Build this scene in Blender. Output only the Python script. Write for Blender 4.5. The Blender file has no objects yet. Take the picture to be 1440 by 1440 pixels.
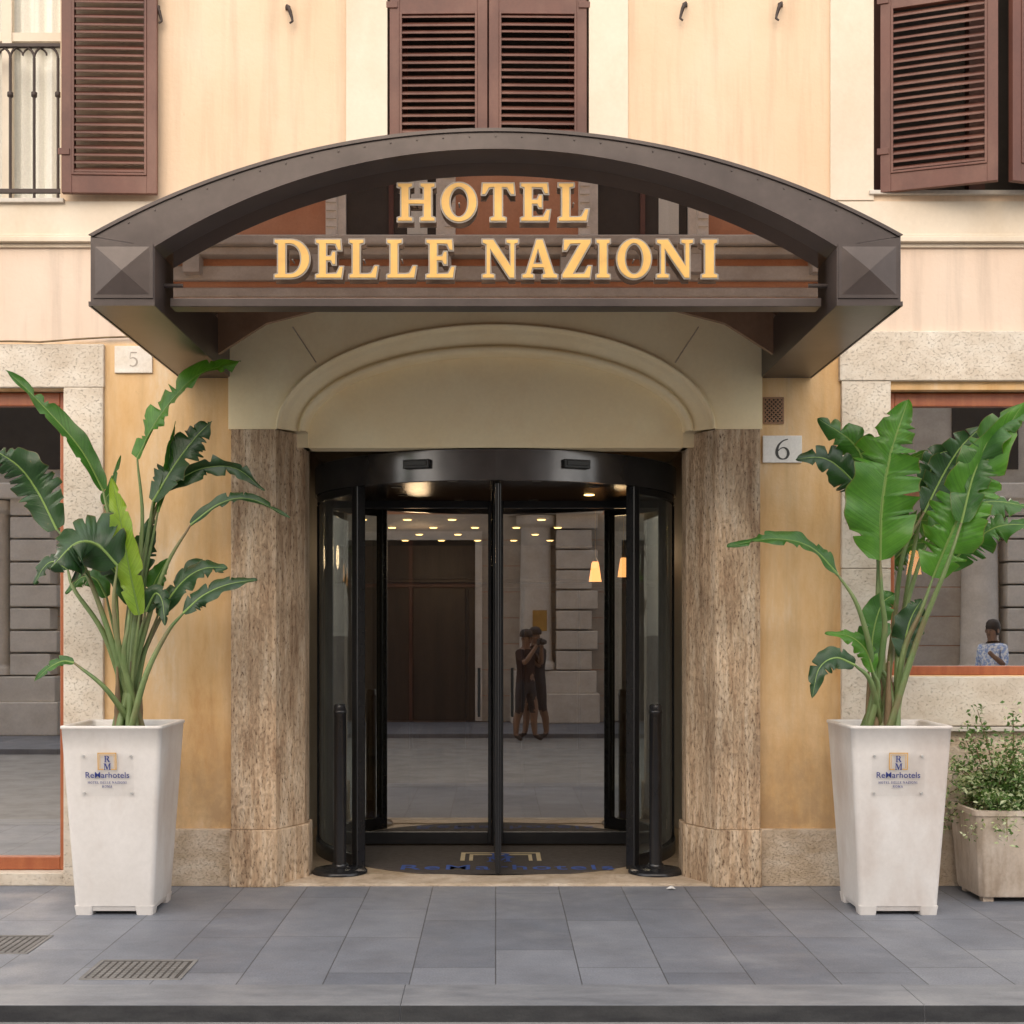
import bpy, bmesh, math, random
from mathutils import Vector, Matrix
random.seed(7)
S=bpy.context.scene
COL=S.collection
F=1914.0; D=8.4; H=1.58; CX=697.0; CY=885.0
def X(px,y=0.0): return (px-CX)*(D+y)/F
def Z(py,y=0.0): return H-(py-CY)*(D+y)/F
R=math.radians
# ------------------------------------------------------------------ nodes
def newmat(name):
    m=bpy.data.materials.new(name); m.use_nodes=True
    nt=m.node_tree; b=nt.nodes['Principled BSDF']; return m,nt,b
def nd(nt,t,**k):
    n=nt.nodes.new(t)
    for a,v in k.items(): setattr(n,a,v)
    return n
def c4(c): return (c[0],c[1],c[2],1)
def coords(nt,scale=(1,1,1),out='Object'):
    tc=nd(nt,'ShaderNodeTexCoord'); mp=nd(nt,'ShaderNodeMapping'); mp.inputs['Scale'].default_value=scale
    nt.links.new(tc.outputs[out],mp.inputs['Vector']); return mp.outputs['Vector']
def noise(nt,scale,s=1.0,detail=6,rough=.6):
    n=nd(nt,'ShaderNodeTexNoise'); n.inputs['Scale'].default_value=s; n.inputs['Detail'].default_value=detail; n.inputs['Roughness'].default_value=rough
    nt.links.new(coords(nt,scale),n.inputs['Vector']); return n.outputs['Fac']
def ramp(nt,fac,stops):
    r=nd(nt,'ShaderNodeValToRGB'); e=r.color_ramp.elements
    while len(e)<len(stops): e.new(0.5)
    for i,(p,c) in enumerate(stops):
        e[i].position=p; e[i].color=c4(c) if hasattr(c,'__len__') else (c,c,c,1)
    nt.links.new(fac,r.inputs['Fac']); return r.outputs['Color']
def mix(nt,fac,a,b,mode='MIX'):
    m=nd(nt,'ShaderNodeMix',data_type='RGBA',blend_type=mode)
    for s,v in ((0,fac),(6,a),(7,b)):
        if hasattr(v,'is_linked'): nt.links.new(v,m.inputs[s])
        elif s==0: m.inputs[s].default_value=v
        else: m.inputs[s].default_value=c4(v)
    return m.outputs[2]
def bump(nt,b,h,strength=.3,dist=.01):
    n=nd(nt,'ShaderNodeBump'); n.inputs['Strength'].default_value=strength; n.inputs['Distance'].default_value=dist
    nt.links.new(h,n.inputs['Height']); nt.links.new(n.outputs['Normal'],b.inputs['Normal'])
def mottled(name,c1,c2,sc=(3,3,3),rough=.7,bs=60,bst=.3,bd=.004,c3=None,sc3=(.7,.7,.7),metal=0,fine=.12,lo=.35,hi=.65):
    m,nt,b=newmat(name)
    col=ramp(nt,noise(nt,sc),[(lo,c1),(hi,c2)])
    if c3 is not None:
        col=mix(nt,ramp(nt,noise(nt,sc3),[(.48,0.0),(.68,1.0)]),col,c3)
    if fine: 
        f=ramp(nt,noise(nt,(bs,bs,bs),1,3),[(.3,1-fine),(.7,1.0)])
        col=mix(nt,1.0,col,f,'MULTIPLY')
    nt.links.new(col,b.inputs['Base Color']); b.inputs['Roughness'].default_value=rough; b.inputs['Metallic'].default_value=metal
    if bst: bump(nt,b,noise(nt,(bs,bs,bs),1,4),bst,bd)
    return m
def plain(name,c,rough=.5,metal=0,emit=None,es=1):
    m,nt,b=newmat(name)
    n=noise(nt,(9,9,9)); col=ramp(nt,n,[(.3,tuple(v*.85 for v in c)),(.7,tuple(min(1,v*1.1) for v in c))])
    nt.links.new(col,b.inputs['Base Color']); b.inputs['Roughness'].default_value=rough; b.inputs['Metallic'].default_value=metal
    if emit: b.inputs['Emission Color'].default_value=c4(emit); b.inputs['Emission Strength'].default_value=es
    return m
def glass(name,base=.2,tint=(1,1,1),trans=(1,1,1),rough=0.0):
    m,nt,b=newmat(name); nt.nodes.remove(b)
    out=nt.nodes['Material Output']
    lw=nd(nt,'ShaderNodeLayerWeight'); lw.inputs['Blend'].default_value=.5
    pw=nd(nt,'ShaderNodeMath',operation='POWER'); pw.inputs[1].default_value=4.0; nt.links.new(lw.outputs['Facing'],pw.inputs[0])
    ad=nd(nt,'ShaderNodeMath',operation='MULTIPLY_ADD',use_clamp=True); ad.inputs[1].default_value=.8; ad.inputs[2].default_value=base
    nt.links.new(pw.outputs[0],ad.inputs[0])
    t=nd(nt,'ShaderNodeBsdfTransparent'); t.inputs['Color'].default_value=c4(trans)
    g=nd(nt,'ShaderNodeBsdfGlossy'); g.inputs['Color'].default_value=c4(tint); g.inputs['Roughness'].default_value=rough
    mx=nd(nt,'ShaderNodeMixShader'); nt.links.new(ad.outputs[0],mx.inputs[0]); nt.links.new(t.outputs[0],mx.inputs[1]); nt.links.new(g.outputs[0],mx.inputs[2])
    nt.links.new(mx.outputs[0],out.inputs['Surface']); return m
M={}
def wallmat():
    m,nt,b=newmat('ochre_stucco')
    tc=nd(nt,'ShaderNodeTexCoord'); sp=nd(nt,'ShaderNodeSeparateXYZ'); nt.links.new(tc.outputs['Object'],sp.inputs[0])
    up=ramp(nt,noise(nt,(.9,1,.7)),[(.3,(.61,.44,.29)),(.55,(.65,.495,.35)),(.75,(.68,.55,.42))])
    mid=ramp(nt,noise(nt,(1.3,1,.8)),[(.3,(.62,.47,.36)),(.7,(.68,.555,.45))])
    lowc=ramp(nt,noise(nt,(2.6,1,.8),1,9,.70),[(.30,(.52,.28,.10)),(.42,(.64,.40,.18)),(.56,(.70,.48,.26)),(.70,(.75,.61,.44))])
    def step(z0,w):
        mr=nd(nt,'ShaderNodeMapRange'); mr.inputs['From Min'].default_value=z0-w; mr.inputs['From Max'].default_value=z0+w
        nt.links.new(sp.outputs['Z'],mr.inputs['Value']); return mr.outputs[0]
    c=mix(nt,step(3.35,.02),lowc,mid); c=mix(nt,step(3.97,.02),c,up)
    st=ramp(nt,noise(nt,(9,1,.6),1,6),[(.48,1.0),(.78,.76)])
    c=mix(nt,1.0,c,st,'MULTIPLY')
    # fine scuffs and hairline marks
    sc=ramp(nt,noise(nt,(22,1,9),1,10,.8),[(.60,1.0),(.72,.80)])
    c=mix(nt,1.0,c,sc,'MULTIPLY')
    foot=nd(nt,'ShaderNodeMapRange'); foot.inputs['From Min'].default_value=.35; foot.inputs['From Max'].default_value=1.3; foot.inputs['To Min'].default_value=1; foot.inputs['To Max'].default_value=0
    nt.links.new(sp.outputs['Z'],foot.inputs['Value'])
    nz=ramp(nt,noise(nt,(5,1,4),1,8,.7),[(.36,0.0),(.6,.9)])
    mu=nd(nt,'ShaderNodeMath',operation='MULTIPLY'); nt.links.new(foot.outputs[0],mu.inputs[0]); nt.links.new(nz,mu.inputs[1])
    c=mix(nt,mu.outputs[0],c,(.42,.27,.14))
    sp2=ramp(nt,noise(nt,(3.2,1,3.2),1,10,.75),[(.70,0.0),(.73,1.0)])
    c=mix(nt,sp2,c,(.42,.22,.12))
    nt.links.new(c,b.inputs['Base Color']); b.inputs['Roughness'].default_value=.85
    bump(nt,b,noise(nt,(26,26,26),1,8,.65),.35,.009); return m
M['wall']=wallmat()
M['pale']=mottled('pale_plaster',(.63,.54,.43),(.69,.61,.50),(1.5,1,1),.85,40,.2,.004,(.58,.48,.36),(1.2,1,.8),fine=.05)
M['portal']=mottled('cream_plaster',(.93,.77,.49),(.96,.84,.58),(1.2,1,1.2),.8,40,.15,.004,(.88,.70,.43),(1,1,1),fine=.04)
def trav(name,cols,sc=(14,14,1.6),pit=(55,55,16),pitc=(.16,.1,.07),pitlo=.60,bigr=(.80,1.08),pf_=1.0):
    m,nt,b=newmat(name)
    c=ramp(nt,noise(nt,sc,1,9,.72),[(.3,cols[0]),(.5,cols[1]),(.7,cols[2])])
    big=ramp(nt,noise(nt,(2,2,1.3),1,5),[(.35,bigr[0]),(.65,bigr[1])])
    c=mix(nt,1.0,c,big,'MULTIPLY')
    p=noise(nt,pit,1,6,.7); pf=ramp(nt,p,[(pitlo,0.0),(pitlo+.06,pf_)])
    c=mix(nt,pf,c,pitc)
    nt.links.new(c,b.inputs['Base Color']); b.inputs['Roughness'].default_value=.75
    inv=ramp(nt,p,[(pitlo-.1,1.0),(pitlo+.1,0.0)]); bump(nt,b,inv,.8,.008); return m
M['trav']=trav('veined_travertine',((.30,.17,.09),(.60,.43,.28),(.84,.69,.52)),(17,17,2.0),(78,78,28),(.17,.095,.05),.575,(.70,1.12))
M['trav2']=trav('light_travertine',((.52,.43,.33),(.64,.56,.46),(.72,.66,.57)),(4,4,6),(60,60,90),(.43,.33,.24),.66,(.88,1.05),.8)
M['travp']=trav('plinth_travertine',((.46,.34,.22),(.62,.49,.36),(.74,.64,.52)),(4,4,9),(60,60,110),(.30,.21,.13),.62,(.82,1.05),.9)
M['grey_stone']=mottled('grey_stone',(.50,.45,.39),(.60,.55,.48),(2,2,2),.6,40,.2)
M['shutter']=mottled('maroon_shutter_paint',(.085,.030,.020),(.13,.047,.031),(3,3,2),.55,50,.15,.002,(.17,.08,.055),(2,2,1))
M['canopy']=mottled('bronze_painted_metal',(.056,.043,.040),(.080,.063,.058),(2,2,2),.33,30,.05,.002,(.11,.088,.080),(1,1,1.5),metal=.25)
M['canopy_soffit']=mottled('brown_soffit',(.24,.14,.085),(.34,.21,.14),(4,1,4),.4,30,.1,.002)
def panelmat():
    m,nt,b=newmat('brown_mirror_glass'); nt.nodes.remove(b); out=nt.nodes['Material Output']
    d=nd(nt,'ShaderNodeBsdfDiffuse'); d.inputs['Color'].default_value=(.02,.012,.010,1)
    g=nd(nt,'ShaderNodeBsdfGlossy'); g.inputs['Color'].default_value=(.84,.72,.65,1); g.inputs['Roughness'].default_value=0.0
    mx=nd(nt,'ShaderNodeMixShader'); mx.inputs[0].default_value=.84
    nt.links.new(d.outputs[0],mx.inputs[1]); nt.links.new(g.outputs[0],mx.inputs[2]); nt.links.new(mx.outputs[0],out.inputs['Surface']); return m
M['panel']=panelmat()
M['gold']=plain('gold_yellow_letter',(.74,.43,.115),.45,.0,(1,.6,.16),.05)  # faint glow added to brighten the letter faces; the letters are not lamps
M['silver']=plain('silver_letter_edge',(.30,.27,.235),.4,.3)
M['screw']=plain('steel_screw',(.6,.6,.58),.35,.5)
M['black']=plain('black_painted_metal',(.016,.016,.018),.25,.0)
M['header']=plain('dark_brushed_metal',(.12,.116,.118),.22,.7)
M['blackm']=plain('matt_black_metal',(.016,.016,.017),.45,.0)
M['glassd']=glass('door_glass',.36,(1,.97,.93),(.95,.95,.93))
M['glassc']=glass('curved_glass',.10,(1,1,1),(.80,.85,.82))
M['glassw']=glass('shop_glass',.66,(1,.98,.95),(.7,.7,.68))
M['acrylic']=glass('clear_acrylic',.03,(1,1,1),(.97,.97,.97))
M['wood']=mottled('orange_brown_wood',(.30,.08,.03),(.38,.12,.045),(20,20,1.5),.4,60,.1,.002)
M['iron']=plain('dark_iron',(.05,.035,.03),.6,.3)
M['rust']=plain('rusty_iron',(.34,.20,.12),.8,.1)
M['curtain']=mottled('white_curtain',(.74,.72,.64),(.80,.79,.72),(16,1,.5),.9,90,.1)
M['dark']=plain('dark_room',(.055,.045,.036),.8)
M['room']=plain('dim_room_plaster',(.28,.22,.16),.8)
M['lobbywood']=mottled('lobby_wood',(.10,.05,.028),(.16,.085,.05),(6,6,.8),.35,50,.05)
M['lobbyfloor']=plain('polished_dark_floor',(.12,.10,.08),.12)
M['lampglow']=plain('warm_lamp_shade',(.9,.55,.25),.6,0,(1,.42,.13),2.6)
M['spotglow']=plain('spot_glow',(.9,.75,.3),.6,0,(1,.66,.22),7)
M['brass']=plain('brass',(.55,.36,.12),.35,.8)
M['mat']=mottled('brown_grey_doormat',(.060,.048,.040),(.085,.070,.062),(30,30,30),.95,220,.5,.003)
M['matblue']=plain('mat_blue_print',(.05,.10,.34),.9)
M['matgold']=plain('mat_gold_print',(.55,.45,.28),.9)
M['terrazzo']=mottled('beige_terrazzo',(.40,.29,.18),(.50,.39,.27),(20,20,20),.5,60,.1)
M['white']=mottled('white_weathered_resin',(.69,.65,.61),(.77,.735,.705),(2.2,2.2,1.6),.42,35,.08,.003,(.60,.53,.48),(2.5,2.5,1.2),fine=.06)
M['soil']=mottled('dark_soil',(.03,.02,.014),(.06,.04,.03),(30,30,30),.95,60,.8,.02)
M['blue']=plain('navy_print',(.02,.035,.20),.5)
M['orange']=plain('orange_gold_print',(.65,.38,.11),.5)
M['marble']=mottled('white_marble',(.76,.73,.68),(.84,.81,.77),(4,4,6),.5,60,.05)
M['marble2']=mottled('stained_marble',(.68,.60,.50),(.80,.75,.68),(5,5,7),.6,60,.05)
M['ink']=plain('engraved_dark',(.06,.058,.055),.7)
M['inkp']=plain('engraved_faded',(.38,.33,.28),.7)
M['potbeige']=mottled('beige_concrete_pot',(.54,.44,.35),(.68,.59,.50),(5,5,3),.8,50,.4,c3=(.42,.33,.25),sc3=(6,6,2.5))
M['stem']=mottled('green_stem',(.09,.16,.045),(.20,.26,.10),(6,6,2),.5,40,.05,c3=(.22,.14,.08),sc3=(4,4,2))
M['bark']=mottled('brown_sheath',(.14,.09,.05),(.24,.17,.09),(20,20,3),.8,50,.2)
def leafmat(name,a,bc,tr=.28):
    m,nt,b=newmat(name); out=nt.nodes['Material Output']
    uv=nd(nt,'ShaderNodeTexCoord'); sp=nd(nt,'ShaderNodeSeparateXYZ'); nt.links.new(uv.outputs['UV'],sp.inputs[0])
    a1=nd(nt,'ShaderNodeMath',operation='MULTIPLY_ADD'); a1.inputs[1].default_value=-.10; nt.links.new(sp.outputs['Y'],a1.inputs[0]); nt.links.new(sp.outputs['X'],a1.inputs[2])
    cb=nd(nt,'ShaderNodeCombineXYZ'); nt.links.new(a1.outputs[0],cb.inputs[0])
    n1=nd(nt,'ShaderNodeTexNoise'); n1.inputs['Scale'].default_value=60; n1.inputs['Detail'].default_value=4; n1.inputs['Roughness'].default_value=.75; nt.links.new(cb.outputs[0],n1.inputs['Vector'])
    n=noise(nt,(7,7,7),1,5)
    c=ramp(nt,n,[(.3,a),(.7,bc)])
    v=ramp(nt,n1.outputs['Fac'],[(.35,.72),(.65,1.22)])
    c=mix(nt,1.0,c,v,'MULTIPLY')
    sp3=ramp(nt,noise(nt,(16,16,16),1,8,.75),[(.66,0.0),(.72,.6)]); c=mix(nt,sp3,c,(.20,.15,.06))
    rib=ramp(nt,sp.outputs['Y'],[(.02,1.0),(.06,0.0)])
    c=mix(nt,rib,c,(.22,.34,.09))
    edge=ramp(nt,sp.outputs['Y'],[(.95,0.0),(1.0,.7)]); c=mix(nt,edge,c,(.18,.13,.05))
    nt.links.new(c,b.inputs['Base Color']); b.inputs['Roughness'].default_value=.28
    bump(nt,b,n1.outputs['Fac'],.55,.006)
    t=nd(nt,'ShaderNodeBsdfTranslucent'); nt.links.new(mix(nt,1.0,c,(1.6,1.7,.6),'MULTIPLY'),t.inputs['Color'])
    mx=nd(nt,'ShaderNodeMixShader'); mx.inputs[0].default_value=tr
    nt.links.new(b.outputs[0],mx.inputs[1]); nt.links.new(t.outputs[0],mx.inputs[2]); nt.links.new(mx.outputs[0],out.inputs['Surface']); return m
M['leafd']=leafmat('dark_green_leaf',(.014,.045,.014),(.030,.085,.024),.12)
M['leafm']=leafmat('mid_green_leaf',(.026,.10,.016),(.06,.175,.03),.25)
M['leafb']=leafmat('bright_green_leaf',(.045,.17,.015),(.10,.27,.035),.35)
M['leafy']=leafmat('yellow_green_leaf',(.20,.36,.03),(.32,.48,.06),.45)
M['sleaf']=leafmat('shrub_leaf',(.06,.14,.03),(.13,.23,.06),.2)
M['sleaf2']=leafmat('variegated_leaf',(.45,.53,.30),(.66,.70,.47),.2)
M['cast']=mottled('cast_iron_cover',(.19,.18,.17),(.28,.265,.25),(6,6,6),.7,60,.2,metal=.1)
M['castd']=plain('cast_iron_recess',(.07,.062,.055),.8)
M['skin']=plain('skin',(.26,.15,.10),.5)
M['tshirt']=plain('dark_shirt',(.03,.016,.016),.9)
def patterned():
    m,nt,b=newmat('blue_white_pattern_shirt'); c=ramp(nt,noise(nt,(24,24,24),1,3),[(.45,(.30,.42,.72)),(.55,(.85,.88,.92))]); nt.links.new(c,b.inputs['Base Color']); b.inputs['Roughness'].default_value=.9; return m
M['blueshirt']=patterned()
M['shorts']=plain('grey_shorts',(.04,.04,.045),.9)
M['hair']=plain('dark_hair',(.03,.02,.016),.6)
M['paper']=plain('white_paper',(.75,.74,.72),.8)
M['ochre2']=mottled('terracotta_stucco',(.58,.26,.14),(.68,.36,.22),(1,1,1),.85,30,.2)
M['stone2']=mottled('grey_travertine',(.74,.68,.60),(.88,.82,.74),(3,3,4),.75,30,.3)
M['stone3']=mottled('darker_travertine',(.48,.43,.37),(.62,.57,.50),(2,2,3),.75,30,.3)  # darker travertine tone for the cornice, bands and ground floor facing
def paving():
    m,nt,b=newmat('basalt_slabs')
    tc=nd(nt,'ShaderNodeTexCoord'); sp=nd(nt,'ShaderNodeSeparateXYZ'); nt.links.new(tc.outputs['Object'],sp.inputs[0])
    cb=nd(nt,'ShaderNodeCombineXYZ'); nt.links.new(sp.outputs['Y'],cb.inputs[0]); nt.links.new(sp.outputs['X'],cb.inputs[1])
    br=nd(nt,'ShaderNodeTexBrick'); br.offset=.37; br.offset_frequency=3; br.squash=.7; br.squash_frequency=2
    br.inputs['Scale'].default_value=1; br.inputs['Brick Width'].default_value=1.02; br.inputs['Row Height'].default_value=.385
    br.inputs['Mortar Size'].default_value=.0032; br.inputs['Mortar Smooth'].default_value=.4; br.inputs['Color1'].default_value=(.155,.167,.197,1); br.inputs['Color2'].default_value=(.215,.226,.256,1); br.inputs['Mortar'].default_value=(.075,.077,.085,1)
    nt.links.new(cb.outputs[0],br.inputs['Vector'])
    c=mix(nt,1.0,br.outputs['Color'],ramp(nt,noise(nt,(2.2,2.2,1),1,8,.65),[(.3,.80),(.7,1.16)]),'MULTIPLY')
    c=mix(nt,1.0,c,ramp(nt,noise(nt,(110,110,1),1,3),[(.3,.78),(.7,1.14)]),'MULTIPLY')
    c=mix(nt,ramp(nt,noise(nt,(.9,1.4,1),1,9,.7),[(.54,0.0),(.78,.5)]),c,(.38,.38,.385))
    c=mix(nt,ramp(nt,noise(nt,(14,14,1),1,6,.75),[(.64,0.0),(.74,.6)]),c,(.075,.075,.08))
    nt.links.new(c,b.inputs['Base Color'])
    rr=ramp(nt,noise(nt,(4,4,1),1,6),[(.3,.42),(.7,.62)]); nt.links.new(rr,b.inputs['Roughness'])
    inv=ramp(nt,br.outputs['Fac'],[(0.0,1.0),(1.0,0.0)])
    hh=mix(nt,.3,inv,noise(nt,(60,60,1),1,5)); bump(nt,b,hh,.5,.008); return m
M['paving']=paving()
M['kerb']=mottled('kerb_basalt',(.165,.172,.19),(.24,.247,.265),(3,9,3),.5,80,.3,.004,(.30,.30,.31),(1.2,2,1))
M['kerbface']=mottled('kerb_face_shade',(.035,.035,.038),(.07,.07,.07),(4,4,14),.8,80,.3,.004)  # shade of the kerb's front face painted into its near-black colour
M['road']=mottled('street_stone',(.22,.21,.20),(.31,.30,.29),(4,4,4),.8,120,.6,.008)
# ------------------------------------------------------------------ mesh builder
class MB:
    def __init__(s): s.v=[];s.f=[];s.m=[];s.s=[];s.uv={}
    def add(s,vs,fs,mi=0,sm=False,uvs=None):
        o=len(s.v); s.v+= [tuple(v) for v in vs]
        for f in fs:
            s.f.append([i+o for i in f]); s.m.append(mi); s.s.append(sm)
        if uvs:
            for i,u in enumerate(uvs): s.uv[o+i]=u
        return s
    def box(s,x0,x1,y0,y1,z0,z1,mi=0):
        if x0>x1:x0,x1=x1,x0
        if y0>y1:y0,y1=y1,y0
        if z0>z1:z0,z1=z1,z0
        v=[(x,y,z) for z in (z0,z1) for y in (y0,y1) for x in (x0,x1)]
        return s.add(v,[(0,2,3,1),(4,5,7,6),(0,1,5,4),(2,6,7,3),(0,4,6,2),(1,3,7,5)],mi)
    def prism(s,pts,y0,y1,mi=0,sm=False):
        n=len(pts); v=[(p[0],y0,p[1]) for p in pts]+[(p[0],y1,p[1]) for p in pts]
        s.add(v,[list(range(n)),list(range(2*n-1,n-1,-1))],mi)
        return s.add(v,[(i,i+n,(i+1)%n+n,(i+1)%n) for i in range(n)],mi,sm)
    def zprism(s,pts,z0,z1,mi=0):
        n=len(pts); v=[(p[0],p[1],z0) for p in pts]+[(p[0],p[1],z1) for p in pts]
        s.add(v,[list(range(n))[::-1],list(range(n,2*n))],mi)
        return s.add(v,[(i,(i+1)%n,(i+1)%n+n,i+n) for i in range(n)],mi)
    def loops(s,L,mi=0,sm=True,cap0=True,cap1=True,closed=True):
        n=len(L[0]); v=[p for l in L for p in l]; fs=[]
        for k in range(len(L)-1):
            for i in range(n if closed else n-1):
                j=(i+1)%n; fs.append((k*n+i,k*n+j,(k+1)*n+j,(k+1)*n+i))
        s.add(v,fs,mi,sm)
        if cap0: s.add(L[0],[list(range(n))[::-1]],mi)
        if cap1: s.add(L[-1],[list(range(n))],mi)
        return s
    def tube(s,pts,rad,n=8,mi=0):
        pts=[Vector(p) for p in pts]
        if not hasattr(rad,'__len__'): rad=[rad]*len(pts)
        L=[]; up=Vector((0.13,1,0.07)).normalized()
        for i,p in enumerate(pts):
            t=(pts[min(i+1,len(pts)-1)]-pts[max(i-1,0)]).normalized()
            a=t.cross(up)
            if a.length<.05: a=t.cross(Vector((1,0,0)))
            a.normalize(); b=a.cross(t)
            L.append([p+(a*math.cos(2*math.pi*k/n)+b*math.sin(2*math.pi*k/n))*rad[i] for k in range(n)])
        return s.loops(L,mi)
    def lathe(s,cx,cy,prof,n=40,mi=0,cap0=True,cap1=True):
        L=[[(cx+r*math.cos(2*math.pi*k/n),cy+r*math.sin(2*math.pi*k/n),z) for k in range(n)] for r,z in prof]
        return s.loops(L,mi,True,cap0,cap1)
    def arc(s,cx,cy,r0,r1,a0,a1,z0,z1,n=24,mi=0):
        full=abs(abs(a1-a0)-360)<.1
        P=lambda r,a,z:(cx+r*math.sin(a),cy-r*math.cos(a),z)
        L=[]
        for k in range(n+1):
            a=R(a0+(a1-a0)*k/n); L.append([P(r0,a,z0),P(r1,a,z0),P(r1,a,z1),P(r0,a,z1)])
        for i in range(4):
            j=(i+1)%4; v=[];fs=[]
            for k in range(n+1): v+=[L[k][i],L[k][j]]
            for k in range(n): fs.append((2*k,2*k+1,2*k+3,2*k+2))
            s.add(v,fs,mi,True)
        if not full: s.add(L[0],[(0,1,2,3)],mi); s.add(L[-1],[(3,2,1,0)],mi)
        return s
    def ribbon(s,pts,ws,mi=0):
        v=[]
        for i,p in enumerate(pts):
            a=Vector(pts[min(i+1,len(pts)-1)])-Vector(pts[max(i-1,0)]); a.normalize(); n=Vector((-a.y,a.x))*ws[i]*.5
            v+=[(p[0]+n.x,0,p[1]+n.y),(p[0]-n.x,0,p[1]-n.y)]
        return s.add(v,[(2*i,2*i+1,2*i+3,2*i+2) for i in range(len(pts)-1)],mi)
    def xf(s,Mx): s.v=[tuple(Mx@Vector(v)) for v in s.v]; return s
    def build(s,name,mats,parent=None,bevel=0,label=None):
        me=bpy.data.meshes.new(name); me.from_pydata(s.v,[],s.f)
        if not isinstance(mats,(list,tuple)): mats=[mats]
        for m in mats: me.materials.append(M[m])
        for i,p in enumerate(me.polygons): p.material_index=s.m[i]; p.use_smooth=s.s[i]
        if s.uv:
            l=me.uv_layers.new(name='UVMap')
            for lp in me.loops: l.data[lp.index].uv=s.uv.get(lp.vertex_index,(0,0))
        me.validate(); 
        bm=bmesh.new(); bm.from_mesh(me)
        if not s.uv:
            if not any(s.s): bmesh.ops.remove_doubles(bm,verts=bm.verts,dist=1e-5)
            bmesh.ops.recalc_face_normals(bm,faces=bm.faces)
        bm.to_mesh(me); bm.free()
        return link(name,me,parent,bevel,label)
def link(name,me,parent=None,bevel=0,label=None):
    o=bpy.data.objects.new(name,me); COL.objects.link(o)
    if parent is not None:
        o.parent=parent
        if parent.type=='EMPTY': o.matrix_parent_inverse=Matrix.Translation(-parent.location)
    if bevel:
        b=o.modifiers.new('bevel','BEVEL'); b.width=bevel; b.segments=2; b.limit_method='ANGLE'; b.angle_limit=R(40)
    if label: o['label']=label
    return o
def thing(name,label,cat,loc=(0,0,0),group=None):
    o=bpy.data.objects.new(name,None); COL.objects.link(o); o.location=loc; o.empty_display_size=.1
    o['label']=label;o['category']=cat
    if group:o['group']=group
    return o
def tag(o,label,cat,group=None,kind=None):
    o['label']=label;o['category']=cat
    if group:o['group']=group
    if kind:o['kind']=kind
    return o
def struct(o,label,cat): return tag(o,label,cat,kind='structure')
def eval_mesh(o):
    dg=bpy.context.evaluated_depsgraph_get(); dg.update()
    me=bpy.data.meshes.new_from_object(o.evaluated_get(dg)); 
    bpy.data.objects.remove(o,do_unlink=True); return me
def me_to_mb(me,mb,Mx,mi=0,sm=False):
    mb.add([Mx@v.co for v in me.vertices],[list(p.vertices) for p in me.polygons],mi,sm)
def glyph(loops,extrude,bev=0):
    cu=bpy.data.curves.new('g','CURVE'); cu.dimensions='2D'; cu.fill_mode='BOTH'; cu.extrude=extrude; cu.bevel_depth=bev; cu.bevel_resolution=1
    for l in loops:
        sp=cu.splines.new('POLY'); sp.points.add(len(l)-1)
        for i,p in enumerate(l): sp.points[i].co=(p[0],p[1],0,1)
        sp.use_cyclic_u=True
    o=bpy.data.objects.new('g',cu); COL.objects.link(o); return eval_mesh(o)
def textmesh(t,size,extrude=.001,align='CENTER',space=1,offset=0):
    cu=bpy.data.curves.new('t','FONT'); cu.body=t; cu.size=size; cu.extrude=extrude; cu.align_x=align; cu.space_character=space; cu.offset=offset
    o=bpy.data.objects.new('t',cu); COL.objects.link(o); return eval_mesh(o)
FR=Matrix.Rotation(R(90),4,'X')
# ------------------------------------------------------------------ world, sun, camera
w=bpy.data.worlds.new('World'); S.world=w; w.use_nodes=True
nt=w.node_tree; sky=nt.nodes.new('ShaderNodeTexSky'); sky.sky_type='NISHITA'; sky.sun_disc=False
SE=33; SA=8
sky.sun_elevation=R(SE); sky.sun_rotation=R(180+SA); sky.air_density=1.0; sky.dust_density=4.0; sky.ozone_density=.5
bg=nt.nodes['Background']; bg.inputs['Strength'].default_value=.15; nt.links.new(sky.outputs[0],bg.inputs['Color'])
sl=bpy.data.lights.new('sun','SUN'); sl.energy=5.0; sl.angle=R(160); sl.color=(1,.955,.89)
so=bpy.data.objects.new('sun',sl); COL.objects.link(so)
sd=Vector((-math.sin(R(SA))*math.cos(R(SE)),-math.cos(R(SA))*math.cos(R(SE)),math.sin(R(SE))))
so.rotation_euler=sd.to_track_quat('Z','Y').to_euler()
cam=bpy.data.cameras.new('camera'); co=bpy.data.objects.new('camera',cam); COL.objects.link(co); S.camera=co
co.location=(0,-D,H); co.rotation_euler=(R(90),0,0); cam.sensor_width=36; cam.lens=F/1440*36; cam.shift_x=(720-CX)/1440; cam.shift_y=(CY-720)/1440; cam.clip_end=1000; cam.clip_start=.05
S.view_settings.view_transform='Standard'
try: S.view_settings.look='None'
except Exception: pass
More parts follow.
